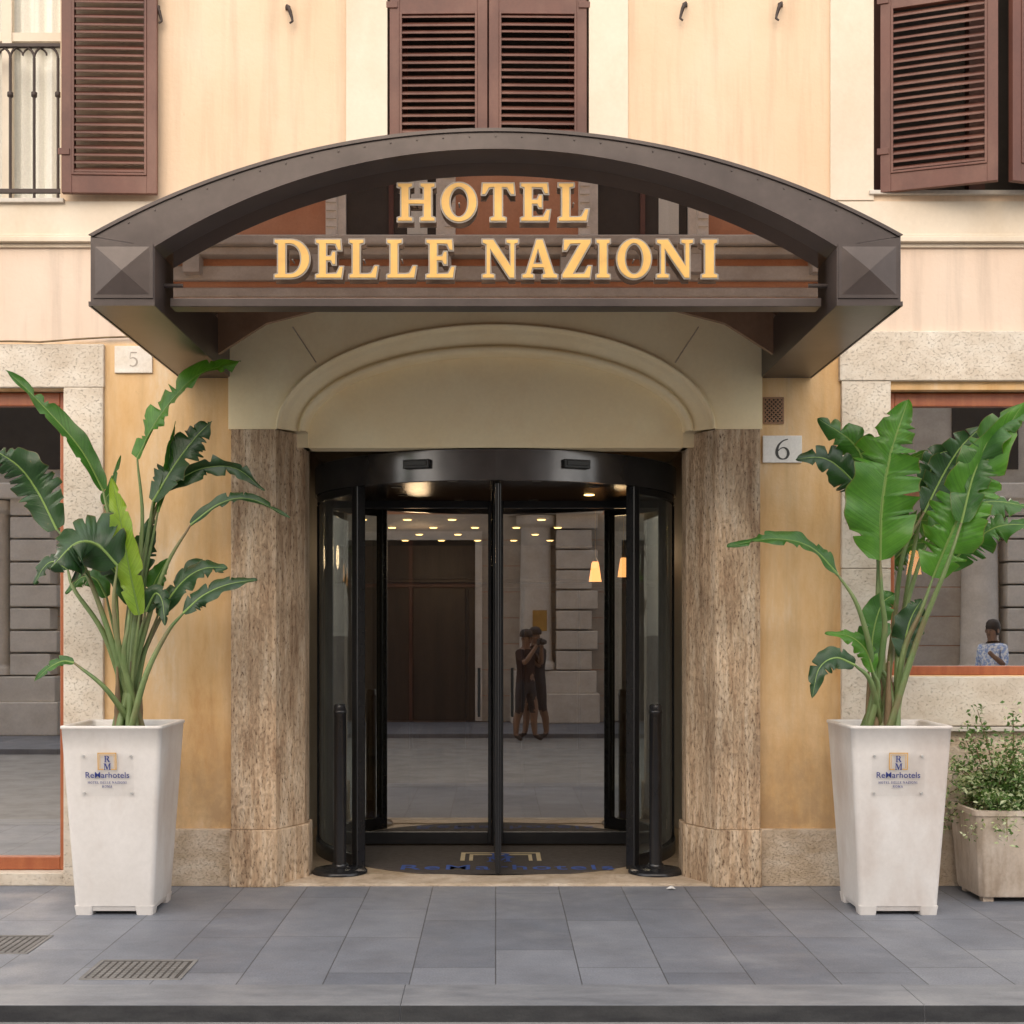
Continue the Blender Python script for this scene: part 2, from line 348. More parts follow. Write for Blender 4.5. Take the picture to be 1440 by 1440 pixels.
# ------------------------------------------------------------------ ground
YK=-2.69
o=MB().add([(-250,-250,-.068),(250,-250,-.068),(250,250,-.068),(-250,250,-.068)],[(0,1,2,3)]).build('road','road'); struct(o,'grey street below the kerb in the foreground','road')
mb=MB(); mb.box(-14,14,YK+.34,.6,-.3,0); o=mb.build('pavement','paving'); struct(o,'grey blue basalt slab pavement in front of the hotel','pavement')
mb=MB(); xx=-14
while xx<14:
    l=random.choice((1.9,2.6,2.2,3.1)); mb.box(xx+.0006,xx+l-.0006,YK,YK+.337,-.3,.003); xx+=l
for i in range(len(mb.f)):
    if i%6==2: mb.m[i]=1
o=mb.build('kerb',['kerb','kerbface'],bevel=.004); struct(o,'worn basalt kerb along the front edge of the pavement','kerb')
mb=MB(); mb.box(-14,14,-12.2,-9.3,-.3,0.0); o=mb.build('pavement','paving'); struct(o,'pavement on the far side of the street, reflected in the door glass','pavement')
# ------------------------------------------------------------------ hotel building
hb=thing('hotel_building','ochre and cream stucco hotel facade with travertine portal and maroon louvred shutters','building',(0,0,0))
zs=.075; XR=X(1552)
holes=[ (X(330),X(1064),-1,Z(437)),
        (-5.2,X(92),zs,Z(548)),(X(1250),5.2,Z(950),Z(548)),
        (-4.15,X(85),Z(283),6.6),(X(545),X(828),Z(283),6.6),(X(1228),XR,Z(268),6.6)]
xs=sorted(set([-9,9]+[h[0] for h in holes]+[h[1] for h in holes])); zz=sorted(set([-.05,9.5]+[max(-.05,h[2]) for h in holes]+[h[3] for h in holes]))
mb=MB()
for i in range(len(xs)-1):
    for j in range(len(zz)-1):
        cx=(xs[i]+xs[i+1])/2; cz=(zz[j]+zz[j+1])/2
        if any(h[0]<cx<h[1] and h[2]<cz<h[3] for h in holes): continue
        mb.add([(xs[i],0,zz[j]),(xs[i+1],0,zz[j]),(xs[i+1],0,zz[j+1]),(xs[i],0,zz[j+1])],[(0,1,2,3)])
for h in holes[1:]:
    x0,x1,z0,z1=h; d=.4
    mb.add([(x0,0,z0),(x0,d,z0),(x0,d,z1),(x0,0,z1)],[(0,1,2,3)]); mb.add([(x1,0,z0),(x1,d,z0),(x1,d,z1),(x1,0,z1)],[(0,1,2,3)])
    mb.add([(x0,0,z0),(x1,0,z0),(x1,d,z0),(x0,d,z0)],[(0,1,2,3)]); mb.add([(x0,0,z1),(x1,0,z1),(x1,d,z1),(x0,d,z1)],[(0,1,2,3)])
mb.box(-9,-8.9,.002,10,-.05,9.5); mb.box(8.9,9,.002,10,-.05,9.5); mb.box(-8.9,8.9,9.9,10,-.05,9.5); mb.box(-9,9,.002,10,9.5,9.6)
mb.build('wall','wall',hb)
mb=MB(); mb.box(-9.01,9.01,-.012,.0,Z(335),Z(284)); mb.build('band_course','pale',hb)
mb=MB(); x0,x1=-9.02,9.02
mb.box(x0,x1,-.02,0,Z(349),Z(343)-.0005); mb.box(x0,x1,-.055,0,Z(343),Z(336)); mb.box(x0,x1,-.035,0,Z(336)+.0005,Z(331))
mb.build('string_course','pale',hb,bevel=.004)
for x0,x1 in ((X(487),X(545)),(X(828),X(883)),(X(1167),X(1228)),(XR,XR+.27)):
    MB().box(x0,x1,-.016,.03,Z(283)+.001,9.4).build('window_surround','pale',hb,bevel=.003)
MB().box(-4.2,X(85)+.03,-.04,.3,Z(287),Z(281)).build('window_sill','grey_stone',hb,bevel=.004)
MB().box(X(1228)-.03,XR+.03,-.03,.28,Z(275),Z(269)).build('window_sill','grey_stone',hb,bevel=.004)
MB().box(X(545)-.03,X(828)+.03,-.03,.28,Z(287),Z(281)).build('window_sill','grey_stone',hb,bevel=.004)
for x0,x1,zb in ((X(545)-.02,X(828)+.02,Z(283)),(X(1228)-.02,XR+.02,Z(268))):
    wd=MB().box(x0,x1,.26,.30,zb-.01,6.62).build('window','dark',hb)
    mb=MB()
    for xa in (x0+.03,(x0+x1)/2-.05,x1-.13): mb.box(xa,xa+.1,.2,.258,zb+.002,6.59)
    mb.build('window_frame','shutter',wd)
mb=MB(); n=90; x0,x1=-4.17,X(85)+.02
pts=[(x0+(x1-x0)*i/n, .27+.02*math.sin(i*1.15)+.008*math.sin(i*2.7)) for i in range(n+1)]
mb.add([(p[0],p[1],z) for z in (Z(283)-.01,6.62) for p in pts],[(i,i+1,i+n+2,i+n+1) for i in range(n)],0,True)
mb.box(x0,x1,.34,.36,Z(283)-.01,6.62,1)
mb.build('curtain',['curtain','dark'],hb)
mb=MB()
for xa in (X(12,.2),X(12,.2)-.9): mb.box(xa-.03,xa+.03,.17,.22,Z(283),6.6)
mb.box(-4.14,X(86),.178,.212,Z(60,.2),Z(48,.2))
mb.build('window_frame','pale',hb)
def railing(x0,x1,zb,zt,name='railing'):
    mb=MB(); sp=.148; y=.03
    mb.box(x0,x1,y-.012,y+.012,zb+.05,zb+.075); mb.box(x0,x1,y-.016,y+.016,zt-.008,zt+.012)
    x=x1-.02
    while x>x0:
        mb.tube([(x,y,zb),(x,y,zt-sp/2)],.010,6)
        mb.lathe(x,y,[(.008,zt-.32),(.019,zt-.312),(.019,zt-.288),(.008,zt-.28)],8)
        if x-sp>x0:
            mb.tube([(x-sp/2+sp/2*math.cos(a),y,zt-sp/2+sp/2*math.sin(a)) for a in [math.pi*i/10 for i in range(11)]],.008,6)
        if x-2*sp>x0: mb.tube([(x-sp+sp*.5*math.cos(a),y+.012,zt-sp*.35+sp*.33*math.sin(a)) for a in [math.pi*i/10 for i in range(11)]],.006,6)
        x-=sp
    return mb.build(name,'iron',hb)
railing(-4.15,X(84),Z(281),Z(62))
def shutter(wd,z0,z1,mid,Mx,label=None,sl=.047):
    mb=MB(); st=.062; t=.04
    mb.box(0,st,0,t,z0,z1); mb.box(wd-st,wd,0,t,z0,z1)
    rails=[(z0,z0+.11),(mid-.045,mid+.045),(z1-.09,z1)]
    for a,b in rails: mb.box(st,wd-st,.001,t-.001,a,b)
    for (a,b) in ((rails[0][1],rails[1][0]),(rails[1][1],rails[2][0])):
        mb.box(st,st+.014,-.006,t,a,b); mb.box(wd-st-.014,wd-st,-.006,t,a,b); mb.box(st+.014,wd-st-.014,-.006,t,a,a+.014); mb.box(st+.014,wd-st-.014,-.006,t,b-.014,b)
        z=a+.03
        while z<b-.02:
            dz=.013+random.uniform(-.002,.002); zj=z+random.uniform(-.002,.002)
            pts=[(0,zj-dz),(t,zj+dz),(t,zj+dz+.013),(0,zj-dz+.013)]
            v=[(x,p[0],p[1]) for x in (st+.012,wd-st-.012) for p in pts]
            mb.add(v,[(0,1,5,4),(1,2,6,5),(2,3,7,6),(3,0,4,7),(0,3,2,1),(4,5,6,7)])
            z+=sl
    for zz_ in (z0+.25,z1-.25,mid): mb.box(-.02,.05,-.008,0,zz_-.02,zz_+.02)
    mb.xf(Mx); return mb.build('shutter','shutter',hb,bevel=.0025,label=label)
def hinge(x,y,ang,flip=False):
    m=Matrix.Translation((x,y,0))@Matrix.Rotation(R(ang),4,'Z')
    return m@Matrix.Diagonal((-1,1,1,1)) if flip else m
zc=Z(283); midz=Z(8)
wc=(X(828)-X(545))/2-.014
shutter(wc-.004,zc+.01,6.58,midz,hinge(X(548),-.01,-1.0),'closed left leaf of the middle upper shutters')
shutter(wc-.004,zc+.01,6.58,midz,hinge(X(825),-.01,1.0,True),'closed right leaf of the middle upper shutters')
shutter(.68,Z(273),6.58,Z(5),hinge(X(1236),-.03,-20),'half open left leaf of the right upper shutters')
shutter(.68,Z(273),6.58,Z(5),hinge(XR-.02,-.03,20,True),'half open right leaf of the right upper shutters, cut by the frame')
shutter((220-87)*(D-.09)/F,Z(278),6.58,Z(-12),hinge(X(87,-.09),-.10,2),'leaf of the left upper shutters folded back against the wall')
shutter(.58,Z(278),6.58,Z(-12),hinge(-4.18,-.08,-1,True))
mb=MB(); mb.box(X(92)-.004,X(147),-.03,.14,0,Z(545)-.004); mb.build('stone_jamb','trav2',hb,bevel=.006)
mb=MB(); mb.box(-5.5,X(147)+.004,-.032,.14,Z(545)-.004,Z(485)); mb.build('stone_lintel','trav2',hb,bevel=.006)
mb=MB(); mb.box(-5.2,X(92)-.004,-.02,.4,0,zs+.004); mb.build('stone_threshold','trav2',hb,bevel=.006)
mb=MB()
for a,b in ((0,Z(1020)),(Z(1020)+.003,Z(800)),(Z(800)+.003,Z(537))): mb.box(X(1182),X(1250)+.004,-.03,.14,a,b)
mb.build('stone_jamb','trav2',hb,bevel=.005)
mb=MB(); mb.box(X(1179),5.5,-.036,.14,Z(537)+.002,Z(467)); mb.build('stone_lintel','trav2',hb,bevel=.006)
mb=MB(); mb.box(X(1254),5.4,-.05,.3,Z(1020),Z(951)); mb.build('window_sill','trav2',hb,bevel=.008)
mb=MB(); mb.box(X(1254),5.4,-.012,.1,Z(1165),Z(1021)-.03); mb.box(X(1254),5.4,-.03,.1,0,Z(1165)-.003); mb.build('stone_apron','travp',hb,bevel=.005)
mb=MB(); mb.box(X(1254),5.4,-.07,.1,Z(1021)-.028,Z(1021)-.001); mb.build('ledge','grey_stone',hb,bevel=.004)
for x0,x1 in ((X(148),X(326)),(X(1067),X(1181))):
    mb=MB(); mb.box(x0,x1,-.035,.05,0,Z(1165)); mb.build('plinth','travp',hb,bevel=.006)
def shopwin(x0,x1,z0,z1,muls,lab):
    fr=.055; mb=MB(); y0,y1=.08,.14
    mb.box(x0,x0+fr,y0,y1,z0,z1); mb.box(x1-fr,x1,y0,y1,z0,z1)
    zt=z1-.085; mb.box(x0+fr,x1-fr,y0+.001,y1,zt,z1-.002); mb.box(x0+fr,x1-fr,y0+.001,y1,z0+.002,z0+.085 if z0<.5 else z0+.06)
    for m in muls: mb.box(m-.03,m+.03,y0+.002,y1,z0+.06,zt)
    f=mb.build('window_frame','wood',hb,bevel=.006,label=lab)
    MB().add([(x0+.02,.115,z0+.03),(x1-.02,.115,z0+.03),(x1-.02,.115,z1-.03),(x0+.02,.115,z1-.03)],[(0,1,2,3)]).build('pane','glassw',f)
shopwin(-5.198,X(92)-.004,zs+.004,Z(548)-.002,[-4.0],'brown wooden frame of the floor length left window')
shopwin(X(1250)+.004,5.198,Z(951)+.002,Z(540)-.04,[4.3],'brown wooden frame of the right window above the stone sill')
def room(x0,x1,y0,y1,z0,z1,mats,name):
    mb=MB()
    P=[(x0,y0,z0),(x1,y0,z0),(x1,y1,z0),(x0,y1,z0),(x0,y0,z1),(x1,y0,z1),(x1,y1,z1),(x0,y1,z1)]
    mb.add(P,[(0,1,2,3)],1); mb.add(P,[(4,5,6,7),(0,3,7,4),(1,2,6,5)],0); mb.add(P,[(3,2,6,7)],2)
    return mb.build(name,mats,hb)
room(-6,-1.75,.41,2.6,.02,3.6,['room','lobbyfloor','room'],'breakfast_room')
room(1.85,6,.41,2.6,.02,3.6,['room','lobbyfloor','room'],'dining_room')
LZ=2.62
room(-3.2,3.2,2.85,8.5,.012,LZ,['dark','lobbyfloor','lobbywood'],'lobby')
mb=MB()
for i in range(9):
    xa=-3.1+i*.69; mb.box(xa,xa+.66,8.40,8.44,.1,2.1)
mb.box(-3.15,3.15,8.3,8.45,2.15,2.2)
mb.build('wall_panelling','lobbywood',hb,bevel=.01)
for i in range(5):
    for j in range(4):
        MB().lathe(-1.25+i*.42+(j%2)*.2,4.4+j*1.0,[(.042,LZ-.01),(.03,LZ-.015)],12).build('ceiling_spotlight','spotglow',hb)
mb=MB()
for s in (-1,1):
    mb.box(s*1.43,s*1.6,.32,2.84,0,2.95)
    mb.box(s*1.6,s*3.2,2.75,2.85,0,3.2)
mb.box(-1.7,1.7,.33,2.84,2.95,3.05); mb.box(-3.2,3.2,2.75,2.84,2.735,3.2)
mb.build('vestibule_wall','grey_stone',hb)
MB().box(-1.43,1.43,.30,2.84,-.02,.008).build('vestibule_floor','terrazzo',hb)
MB().box(-1.36,1.36,-.03,.30,-.02,.016).build('stone_threshold','travp',hb,bevel=.005,label='pale stone threshold strip at the foot of the revolving door')
# portal
zsps=Z(605); ae=307/F*D; be=147/F*D; ai=268/F*D; bi=110/F*D
x0,x1=X(323),X(1070); ztop=Z(425)
mb=MB(); n=64; yp=-.045
top=[];bot=[]
for i in range(n+1):
    a=math.pi*(1-i/n); top.append((ae*math.cos(a),ztop)); bot.append((ae*math.cos(a),zsps+be*math.sin(a)))
v=[(p[0],yp,p[1]) for p in bot]+[(p[0],yp,p[1]) for p in top]
mb.add(v,[(i,i+1,i+n+2,i+n+1) for i in range(n)])
mb.add([(x0,yp,zsps),(-ae,yp,zsps),(-ae,yp,ztop),(x0,yp,ztop)],[(0,1,2,3)]); mb.add([(ae,yp,zsps),(x1,yp,zsps),(x1,yp,ztop),(ae,yp,ztop)],[(0,1,2,3)])
for xx_ in (x0,x1): mb.add([(xx_,yp,zsps),(xx_,.1,zsps),(xx_,.1,ztop),(xx_,yp,ztop)],[(0,1,2,3)])
mb.add([(x0,yp,ztop),(x1,yp,ztop),(x1,.1,ztop),(x0,.1,ztop)],[(0,1,2,3)])
mb.add([(x0,yp,zsps),(-ae,yp,zsps),(-ae,.1,zsps),(x0,.1,zsps)],[(0,1,2,3)]); mb.add([(ae,yp,zsps),(x1,yp,zsps),(x1,.1,zsps),(ae,.1,zsps)],[(0,1,2,3)])
portal=mb.build('portal_surround','portal',hb)
for s in (-1,1):
    MB().tube([(s*(697-413)/F*D,yp-.001,Z(462)),(s*(697-446)/F*D,yp-.001,Z(512))],.004,6).build('plaster_joint','travp',portal)
prof=[(0,yp+.0),(0,yp-.02),(.05,yp-.028),(.12,yp-.02),(.16,yp+.0),(.20,yp+.012),(.30,yp+.016),(.38,yp+.03),(.52,yp+.06),(.68,yp+.085),(.72,yp+.085),(.75,yp+.06),(.84,yp+.055),(.94,yp+.065),(1.0,yp+.09),(1.0,.17)]
mb=MB(); L=[]
for t,y in prof:
    a_=ae+(ai-ae)*t; b_=be+(bi-be)*t
    L.append([(a_*math.cos(math.pi*(1-i/n)),y,zsps+b_*math.sin(math.pi*(1-i/n))) for i in range(n+1)])
mb.loops(L,0,True,False,False,False)
mb.build('arch_moulding','portal',hb)
zty=2.722; mb=MB(); yt=.16
v=[];fs=[]
for i in range(n+1):
    a=math.pi*(1-i/n); v+=[(ai*1.03*math.cos(a),yt,zty),(ai*1.03*math.cos(a),yt,zsps+bi*1.03*math.sin(a))]
for i in range(n): fs.append((2*i,2*i+2,2*i+3,2*i+1))
mb.add(v,fs); mb.add([(-ai*1.03,yt,zty),(ai*1.03,yt,zty),(ai*1.03,.34,zty),(-ai*1.03,.34,zty)],[(0,1,2,3)])
mb.box(-1.43,1.43,.30,.33,zty+.001,3.05)
mb.build('tympanum','portal',hb)
def pier(s,name='pier'):
    xo=X(327) ; xf=X(390); xi=-1.207
    def pl(g): return [(s*(xo-g*.3),-.05-g),(s*(xf+g*.4),-.05-g),(s*(xi+g),.22),(s*(xi+g),.42),(s*-1.6,.42),(s*(xo-g*.3),.05)]
    p=MB().zprism(pl(0),Z(1165)+.002,zsps-.001).build(name,'trav',hb,bevel=.003,label='veined brown travertine pier on the %s of the entrance'%('left' if s>0 else 'right'))
    MB().zprism(pl(.022),0,Z(1165)).build('pier_base','trav',p,bevel=.006)
pier(1); pier(-1)
for s in (-1,1):
    MB().box(s*ai,s*1.6,.145,.33,zty,zsps+.25).build('arch_return','portal',hb)
# vent grille
mb=MB(); xa,xb,za,zb=X(1074),X(1101),Z(595),Z(560)
mb.box(xa,xb,-.003,.02,za,zb,1)
for e in ((xa-.004,xb+.004,za-.006,za+.006),(xa-.004,xb+.004,zb-.006,zb+.006),(xa-.006,xa+.005,za,zb),(xb-.005,xb+.006,za,zb)): mb.box(e[0],e[1],-.008,0,e[2],e[3])
w_=xb-xa
for k in range(-6,7):
    for sg in (1,-1):
        pts=[]
        for t in range(0,41):
            x=xa+w_*t/40; z=(za+zb)/2+k*.026+sg*(x-(xa+xb)/2)
            if za<=z<=zb: pts.append((x,-.007,z))
        if len(pts)>1: mb.tube([pts[0],pts[-1]],.0045,5)
mb.build('vent_grille',['rust','dark'],hb)
mb=MB(); mb.tube([(-4.5,-.04,Z(484)),(X(20),-.045,Z(482)),(X(60),-.043,Z(483)),(X(110),-.042,Z(479)),(X(150),-.03,Z(476)),(X(330),-.02,Z(470))],.006,6); mb.build('cable','bark',hb)
# ------------------------------------------------------------------ canopy
yf=-1.89; s_=(D+yf)/F
cn=thing('entrance_canopy','dark bronze arched metal canopy carrying the gold hotel name over the revolving door','canopy',(0,0,3.13))
hwo=570*s_; zso=Z(332,yf); zto=Z(183,yf); sag=zto-zso; Ro=(hwo**2+sag**2)/(2*sag)
hwi=480*s_; zsi=Z(347,yf); zti=Z(209,yf); sagi=zti-zsi; Ri=(hwi**2+sagi**2)/(2*sagi)
zb=3.13
def arcz(x,zt,Rr): return zt-Rr+math.sqrt(max(0,Rr*Rr-x*x))
n=56
def arch_solid(mb,hw,zt,Rr,hw2,zt2,R2,y0,y1,mi=0):
    A=[];B=[]
    for i in range(n+1):
        f=-1+2*i/n; A.append((hw*f,arcz(hw*f,zt,Rr))); B.append((hw2*f,arcz(hw2*f,zt2,R2)))
    for a0,a1,sm in (((A,y0),(B,y0),0),((A,y1),(B,y1),0),((A,y0),(A,y1),1),((B,y0),(B,y1),1)):
        P,ya=a0;Q,yb=a1
        v=[(p[0],ya,p[1]) for p in P]+[(q[0],yb,q[1]) for q in Q]
        mb.add(v,[(i,i+1,i+n+2,i+n+1) for i in range(n)],mi,bool(sm))
    for k in (0,n): mb.add([(A[k][0],y0,A[k][1]),(B[k][0],y0,B[k][1]),(B[k][0],y1,B[k][1]),(A[k][0],y1,A[k][1])],[(0,1,2,3)],mi)
mb=MB(); arch_solid(mb,hwo,zto,Ro,hwi,zti,Ri,yf,yf+.20)
arch=mb.build('arch_beam','canopy',cn)
mb=MB(); arch_solid(mb,hwo+.008,zto+.008,Ro+.008,hwo-.014,zto-.008,Ro-.008,yf-.010,yf+.01); mb.build('edge_trim','canopy',arch)
for i in range(1,30):
    f=-1+2*i/30; x=hwo*.97*f; z=arcz(x,zto-.03,Ro-.03)
    MB().loops([[(x+.005*math.cos(a),yf-.0005,z+.005*math.sin(a)) for a in [2*math.pi*k/8 for k in range(8)]],[(x+.003*math.cos(a),yf-.004,z+.003*math.sin(a)) for a in [2*math.pi*k/8 for k in range(8)]]]).build('rivet','canopy',arch)
mb=MB(); arch_solid(mb,hwo-.004,zto-.004,Ro-.004,hwo-.05,zto-.045,Ro-.045,yf+.201,-.002); mb.build('vault_roof','canopy_soffit',cn)
for s in (-1,1):
    mb=MB(); xa,xb=s*hwi,s*hwo
    mb.prism([(xa,zb),(xb,zb),(xb,zso-.001),(xa,zsi+.001)],yf+.0005,-.002)
    bx=mb.build('side_box','canopy',cn,bevel=.004,label='%s side box of the canopy'%('right' if s>0 else 'left'))
    mb=MB(); pa,pb=(697-133)*s_,(697-212)*s_
    z0,z1=Z(416,yf),Z(346,yf)
    P=[(s*pb,yf-.006,z0),(s*pa,yf-.006,z0),(s*pa,yf-.006,z1),(s*pb,yf-.006,z1),(s*(pa+pb)/2,yf-.020,(z0+z1)/2)]
    mb.add(P,[(0,1,4),(1,2,4),(2,3,4),(3,0,4)])
    mb.box(s*(pb-.012),s*(pa+.006),yf-.0065,yf-.0005,z0-.012,z1+.01)
    mb.build('pyramid_boss','canopy',bx)
    mb=MB(); mb.box(s*(hwi-.004),s*(hwo+.006),yf-.010,yf-.0,zb-.004,zb+.016); mb.box(s*(hwo-.0),s*(hwo+.008),yf,-.01,zb-.004,zb+.016); mb.build('edge_trim','canopy',bx)
    mb=MB(); mb.tube([(s*1.66,yf+.20,Z(402,yf+.2)),(s*1.54,yf+.20,Z(402,yf+.2))],.012,8); mb.build('bracket','canopy',bx)
    mb=MB(); g=[(s*hwi,3.20),(s*hwi,3.52),(s*1.0,3.52),(s*1.0,3.47),(s*1.35,3.38)]
    mb.prism(g,-.40,-.36); mb.build('gusset','canopy_soffit',bx)
yg=yf+.195
mb=MB(); hg=hwi-.045; zg=zti+.004
A=[(hg*(-1+2*i/n)) for i in range(n+1)]; zb2=Z(417,yg)
v=[(x,yg,arcz(x,zg,Ri)) for x in A]+[(x,yg,zb2-.02) for x in A]
v2=[(a,b+.03,c) for a,b,c in v]
mb.add(v,[(i,i+1,i+n+2,i+n+1) for i in range(n)]); mb.add(v2,[(i,i+1,i+n+2,i+n+1) for i in range(n)],1)
sp_=mb.build('sign_panel',['panel','canopy'],cn,label='brown mirror glass sign panel')
ra=hg+.01; yr=yg-.03
MB().box(-ra,ra,yr,yr+.12,Z(431,yr),Z(419,yr)).build('bottom_rail','canopy',cn,bevel=.003)
mb=MB(); mb.box(-hg+.01,hg-.01,yg+.04,yg+.09,Z(430,yg+.04),3.45); mb.build('backing_board','canopy_soffit',cn)
def arcpts(cx,cy,rx,ry,a0,a1,k): return [(cx+rx*math.cos(R(a0+(a1-a0)*i/k)),cy+ry*math.sin(R(a0+(a1-a0)*i/k))) for i in range(k+1)]
G={
'I':(.36,[[(0,0),(.36,0),(.36,.07),(.28,.10),(.28,.90),(.36,.93),(.36,1),(0,1),(0,.93),(.08,.90),(.08,.10),(0,.07)]]),
'H':(.95,[[(0,0),(.36,0),(.36,.07),(.27,.10),(.27,.46),(.68,.46),(.68,.10),(.59,.07),(.59,0),(.95,0),(.95,.07),(.86,.10),(.86,.90),(.95,.93),(.95,1),(.59,1),(.59,.93),(.68,.90),(.68,.56),(.27,.56),(.27,.90),(.36,.93),(.36,1),(0,1),(0,.93),(.09,.90),(.09,.10),(0,.07)]]),
'L':(.77,[[(0,0),(.72,0),(.77,.30),(.70,.30),(.60,.11),(.50,.09),(.27,.09),(.27,.90),(.38,.93),(.38,1),(0,1),(0,.93),(.09,.9),(.09,.1),(0,.07)]]),
'E':(.74,[[(0,0),(.70,0),(.74,.28),(.67,.28),(.58,.10),(.27,.09),(.27,.46),(.42,.46),(.47,.36),(.53,.36),(.53,.68),(.47,.68),(.42,.56),(.27,.56),(.27,.91),(.55,.90),(.62,.74),(.69,.74),(.67,1),(0,1),(0,.93),(.09,.9),(.09,.1),(0,.07)]]),
'T':(.85,[[(.24,0),(.61,0),(.61,.07),(.515,.10),(.515,.91),(.66,.90),(.76,.72),(.83,.72),(.81,1),(.04,1),(.02,.72),(.09,.72),(.19,.90),(.335,.91),(.335,.10),(.24,.07)]]),
'D':(.90,[[(0,0),(.42,0)]+arcpts(.42,.5,.48,.5,-80,80,16)+[(.42,1),(0,1),(0,.93),(.09,.9),(.09,.1),(0,.07)],[(.27,.09),(.27,.91),(.40,.91)]+arcpts(.40,.5,.30,.41,80,-80,12)+[(.40,.09)]]),
'O':(.96,[arcpts(.48,.5,.48,.52,0,348,30),arcpts(.48,.5,.27,.42,348,0,30)]),
'N':(.98,[[(0,0),(.31,0),(.31,.07),(.20,.10),(.20,.78),(.76,0),(.88,0),(.88,.90),(.98,.93),(.98,1),(.67,1),(.67,.93),(.78,.90),(.78,.30),(.29,1),(0,1),(0,.93),(.11,.88),(.11,.10),(0,.07)]]),
'A':(.97,[[(0,0),(.30,0),(.30,.07),(.22,.10),(.27,.27),(.60,.27),(.65,.10),(.57,.07),(.57,0),(.97,0),(.97,.07),(.88,.10),(.56,1),(.40,1),(.10,.10),(0,.07)],[(.30,.36),(.435,.78),(.57,.36)]]),
'Z':(.78,[[(0,0),(.74,0),(.78,.30),(.71,.30),(.60,.10),(.27,.09),(.76,.93),(.76,1),(.05,1),(.03,.73),(.10,.73),(.20,.90),(.50,.91),(0,.07)]]),
'M':(1.15,[[(0,0),(.30,0),(.30,.07),(.20,.10),(.20,.80),(.50,0),(.58,0),(.88,.78),(.88,.10),(.78,.07),(.78,0),(1.15,0),(1.15,.07),(1.06,.10),(1.06,.90),(1.15,.93),(1.15,1),(.86,1),(.60,.30),(.33,1),(0,1),(0,.93),(.10,.90),(.10,.10),(0,.07)]]),
'R':(.95,[[(0,0),(.36,0),(.36,.07),(.27,.10),(.27,.46),(.40,.46),(.68,0),(.95,0),(.95,.07),(.87,.10),(.62,.50)]+arcpts(.42,.74,.36,.26,-45,85,10)+[(.42,1),(0,1),(0,.93),(.09,.9),(.09,.1),(0,.07)],[(.27,.55),(.27,.92),(.40,.92)]+arcpts(.40,.735,.18,.185,85,-85,8)+[(.40,.55)]]),
}
def area(p): return sum(p[i][0]*p[(i+1)%len(p)][1]-p[(i+1)%len(p)][0]*p[i][1] for i in range(len(p)))/2
def offs(p,d):
    n_=len(p); out=[]
    for i in range(n_):
        a=Vector(p[i-1]);b=Vector(p[i]);c=Vector(p[(i+1)%n_])
        e1=(b-a).normalized();e2=(c-b).normalized(); n1=Vector((e1.y,-e1.x));n2=Vector((e2.y,-e2.x))
        m=n1+n2
        if m.length<.2: m=n1
        m.normalize(); k=d/max(.45,m.dot(n1)); q=b+m*k; out.append((q.x,q.y))
    return out
def gl(ch,wd,hh):
    W,L=G[ch]; base=[]
    for i,l in enumerate(L):
        l=[(p[0]/W*wd,p[1]*hh) for p in l]; a=area(l)
        if (i==0)!=(a>0): l=l[::-1]
        base.append(l)
    return base
def letter(ch,pxl,pxr,pyt,pyb):
    yl=yg-.04; sc=(D+yl)/F; wd=(pxr-pxl)*sc; hh=(pyb-pyt)*sc
    base=gl(ch,wd,hh); big=[offs(l,.0075) for l in base]
    mb=MB(); T=Matrix.Translation((X(pxl,yl),yl,Z(pyb,yl)))@FR
    me_to_mb(glyph(big,.006),mb,T,1)
    me_to_mb(glyph(base,.003,.0),mb,T@Matrix.Translation((0,0,.0075)),0)
    mb.tube([(X((pxl+pxr)/2,yl),yl+.006,Z((pyt+pyb)/2,yl)),(X((pxl+pxr)/2,yl),yg+.002,Z((pyt+pyb)/2,yl))],.004,5,1)
    return mb.build('letter',['gold','silver'],sp_,label='gold serif letter '+ch)
def serif_line(mb,T,text,x,y,z,h,mi,tr=.16,k=.95):
    tot=0
    for c in text: tot+=(G[c][0]*k+tr if c!=' ' else .45)*h
    cx=x-tot/2
    for c in text:
        if c==' ': cx+=.45*h; continue
        wd=G[c][0]*k*h; me_to_mb(glyph(gl(c,wd,h),.0003),mb,T@Matrix.Translation((cx,y,z))@FR,mi); cx+=wd+tr*h
row1=[('H',560,611),('O',621,670),('T',677,724),('E',733,773),('L',786,827)]
row2=[('D',387,435),('E',445,482),('L',492,531),('L',545,585),('E',600,639),('N',679,728),('A',735,783),('Z',791,831),('I',839,857),('O',868,915),('N',924,974),('I',987,1008)]
for c,a,b in row1: letter(c,a,b,259,311)
for c,a,b in row2: letter(c,a,b,338,391)
